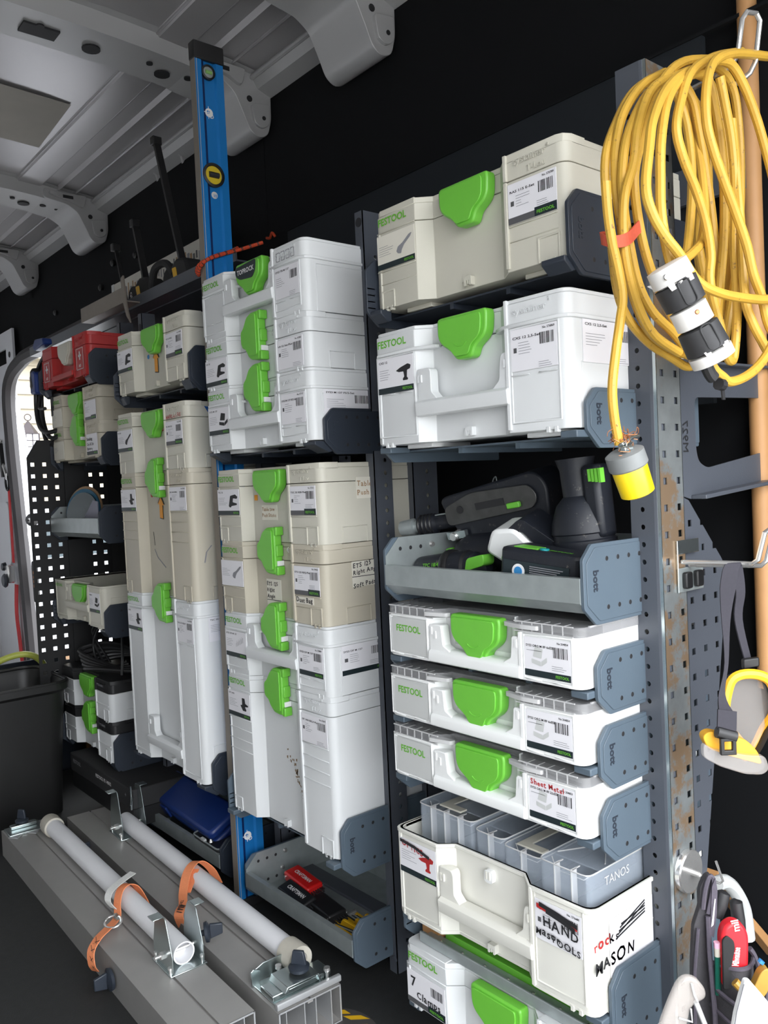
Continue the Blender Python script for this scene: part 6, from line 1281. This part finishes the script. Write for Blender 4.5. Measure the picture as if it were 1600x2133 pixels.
for i, (q0, q1, l) in enumerate((((1503, 1915), (1520, 1868), 'slanting black plier handle with a pale nick, left of the two in the pouch'), ((1550, 1960), (1545, 1888), 'upright black plier handle at the right of the pouch'))):
    t_ = pthing('pliers', l, 'pliers'); a, b_ = pp(*q0, .012), pp(*q1, .012); MB().tube([a, ((a[0] + b_[0]) / 2, .010, (a[2] + b_[2]) / 2), b_, (b_[0] + .001, .012, b_[2] + .002)], [.0085, .0085, .0080, .004], 'tape_black', 12).build('handle', t_)
tag(MB().tube(spline([(.45, .236, .368), (.45, .262, .362), (.45, .290, .338), (.45, .315, .300), (.45, .325, .25)], 6), .011, 'panel_grey', 12).build('grey_hoop'), 'curved light grey tube arching behind the tool pouch', 'tube')
t_ = pthing('chisel', 'broad brown-gold handle at the right of the front pocket', 'chisel'); MB().prism(round_poly([(pp(*q)[0], pp(*q)[2]) for q in ((1522, 2060), (1556, 1990), (1570, 1981), (1578, 1995), (1570, 2030), (1545, 2060))], .005, 3), 'y', -.040, -.028, 'gold_plastic').build('handle', t_, bevel=.004); MB().tube([pp(1562, 1980, -.03), pp(1566, 1975, -.03)], .004, 'blue_ink', 8).build('end_cap', t_, 'small blue end cap')
t_ = pthing('hook_pick', 'bent gold-brown pick handle in the front pocket', 'pick'); MB().tube(spline([pp(1503, 2006, -.040), pp(1511, 2015, -.042), pp(1520, 2022, -.042), pp(1519, 2045, -.040), pp(1511, 2065, -.038)], 5), [.0055] * 6 + [.0048] * 6 + [.0032] * 9, 'gold_plastic', 10).build('handle', t_)
t_ = pthing('marking_tag', 'dark purple pouch flap with a white stripe beside the magnet hook', 'flap'); MB().prism(round_poly([(pp(*q)[0], pp(*q)[2]) for q in ((1486, 1840), (1494, 1822), (1497, 1850), (1494, 1900), (1486, 1950), (1479, 1940))], .003), 'y', -.004, .0, 'canvas_trim').build('flap', t_); MB().prism(round_poly([(pp(*q)[0], pp(*q)[2]) for q in ((1490, 1866), (1492, 1866), (1486, 1920), (1481, 1925))], .0008), 'y', -.005, -.004, 'paper').build('stripe', t_)
# clear glasses and white cloth at the bottom edge
t = thing('clear_glasses', 'scratched clear plastic safety glasses at the bottom edge beside the post', 'glasses', (.577, -.068, .38), (0, 0, ZR))
S3 = .95 / 1729.7
def cp3(px, py): return (S3 * (px - 1430), S3 * (2090 - py))
MB().prism(round_poly([cp3(*q) for q in ((1376, 2133), (1396, 2085), (1414, 2048), (1432, 2034), (1454, 2040), (1472, 2064), (1473, 2082), (1440, 2100), (1424, 2170), (1370, 2170))], .006, 4), 'y', 0, .010, 'clear_lens2').build('lens', t, bevel=.003)
MB().tube([(*cp3(1441, 2046)[:1], -.002, cp3(1441, 2046)[1]), (cp3(1446, 2070)[0], -.002, cp3(1446, 2070)[1]), (cp3(1452, 2084)[0], -.002, cp3(1452, 2084)[1])], .0014, 'clear_edge', 6).tube([(cp3(1450, 2088)[0], 0, cp3(1450, 2088)[1]), (cp3(1472, 2150)[0], 0, cp3(1472, 2150)[1])], .003, 'clear_edge', 8).tube([(cp3(1412, 2118)[0], -.002, cp3(1412, 2118)[1]), (cp3(1440, 2128)[0], -.002, cp3(1440, 2128)[1]), (cp3(1438, 2100)[0], -.002, cp3(1438, 2100)[1])], .0013, 'clear_edge', 6).build('arm', t, 'pale moulded arm', split=True)
t = thing('white_cloth', 'bright white folded cloth at the bottom right corner, in front of the pouch', 'cloth', (.641, -.037, .396), (0, 0, ZR)); S4 = .92 / 1729.7
c4 = lambda px, py: (S4 * (px - 1570), S4 * (2090 - py))
MB().prism(round_poly([c4(*q) for q in ((1552, 2040), (1562, 2041), (1600, 2090), (1640, 2150), (1640, 2260), (1500, 2260), (1530, 2110), (1545, 2060))], .004, 3), 'y', -.002, .006, 'cloth_white').build('folded_sheet', t, bevel=.003)
MB().tube([(c4(1549, 2046)[0], -.003, c4(1549, 2046)[1]), (c4(1532, 2105)[0], -.003, c4(1532, 2105)[1]), (c4(1522, 2160)[0], -.003, c4(1522, 2160)[1])], .0007, 'grey_ink', 5).build('seam', t)
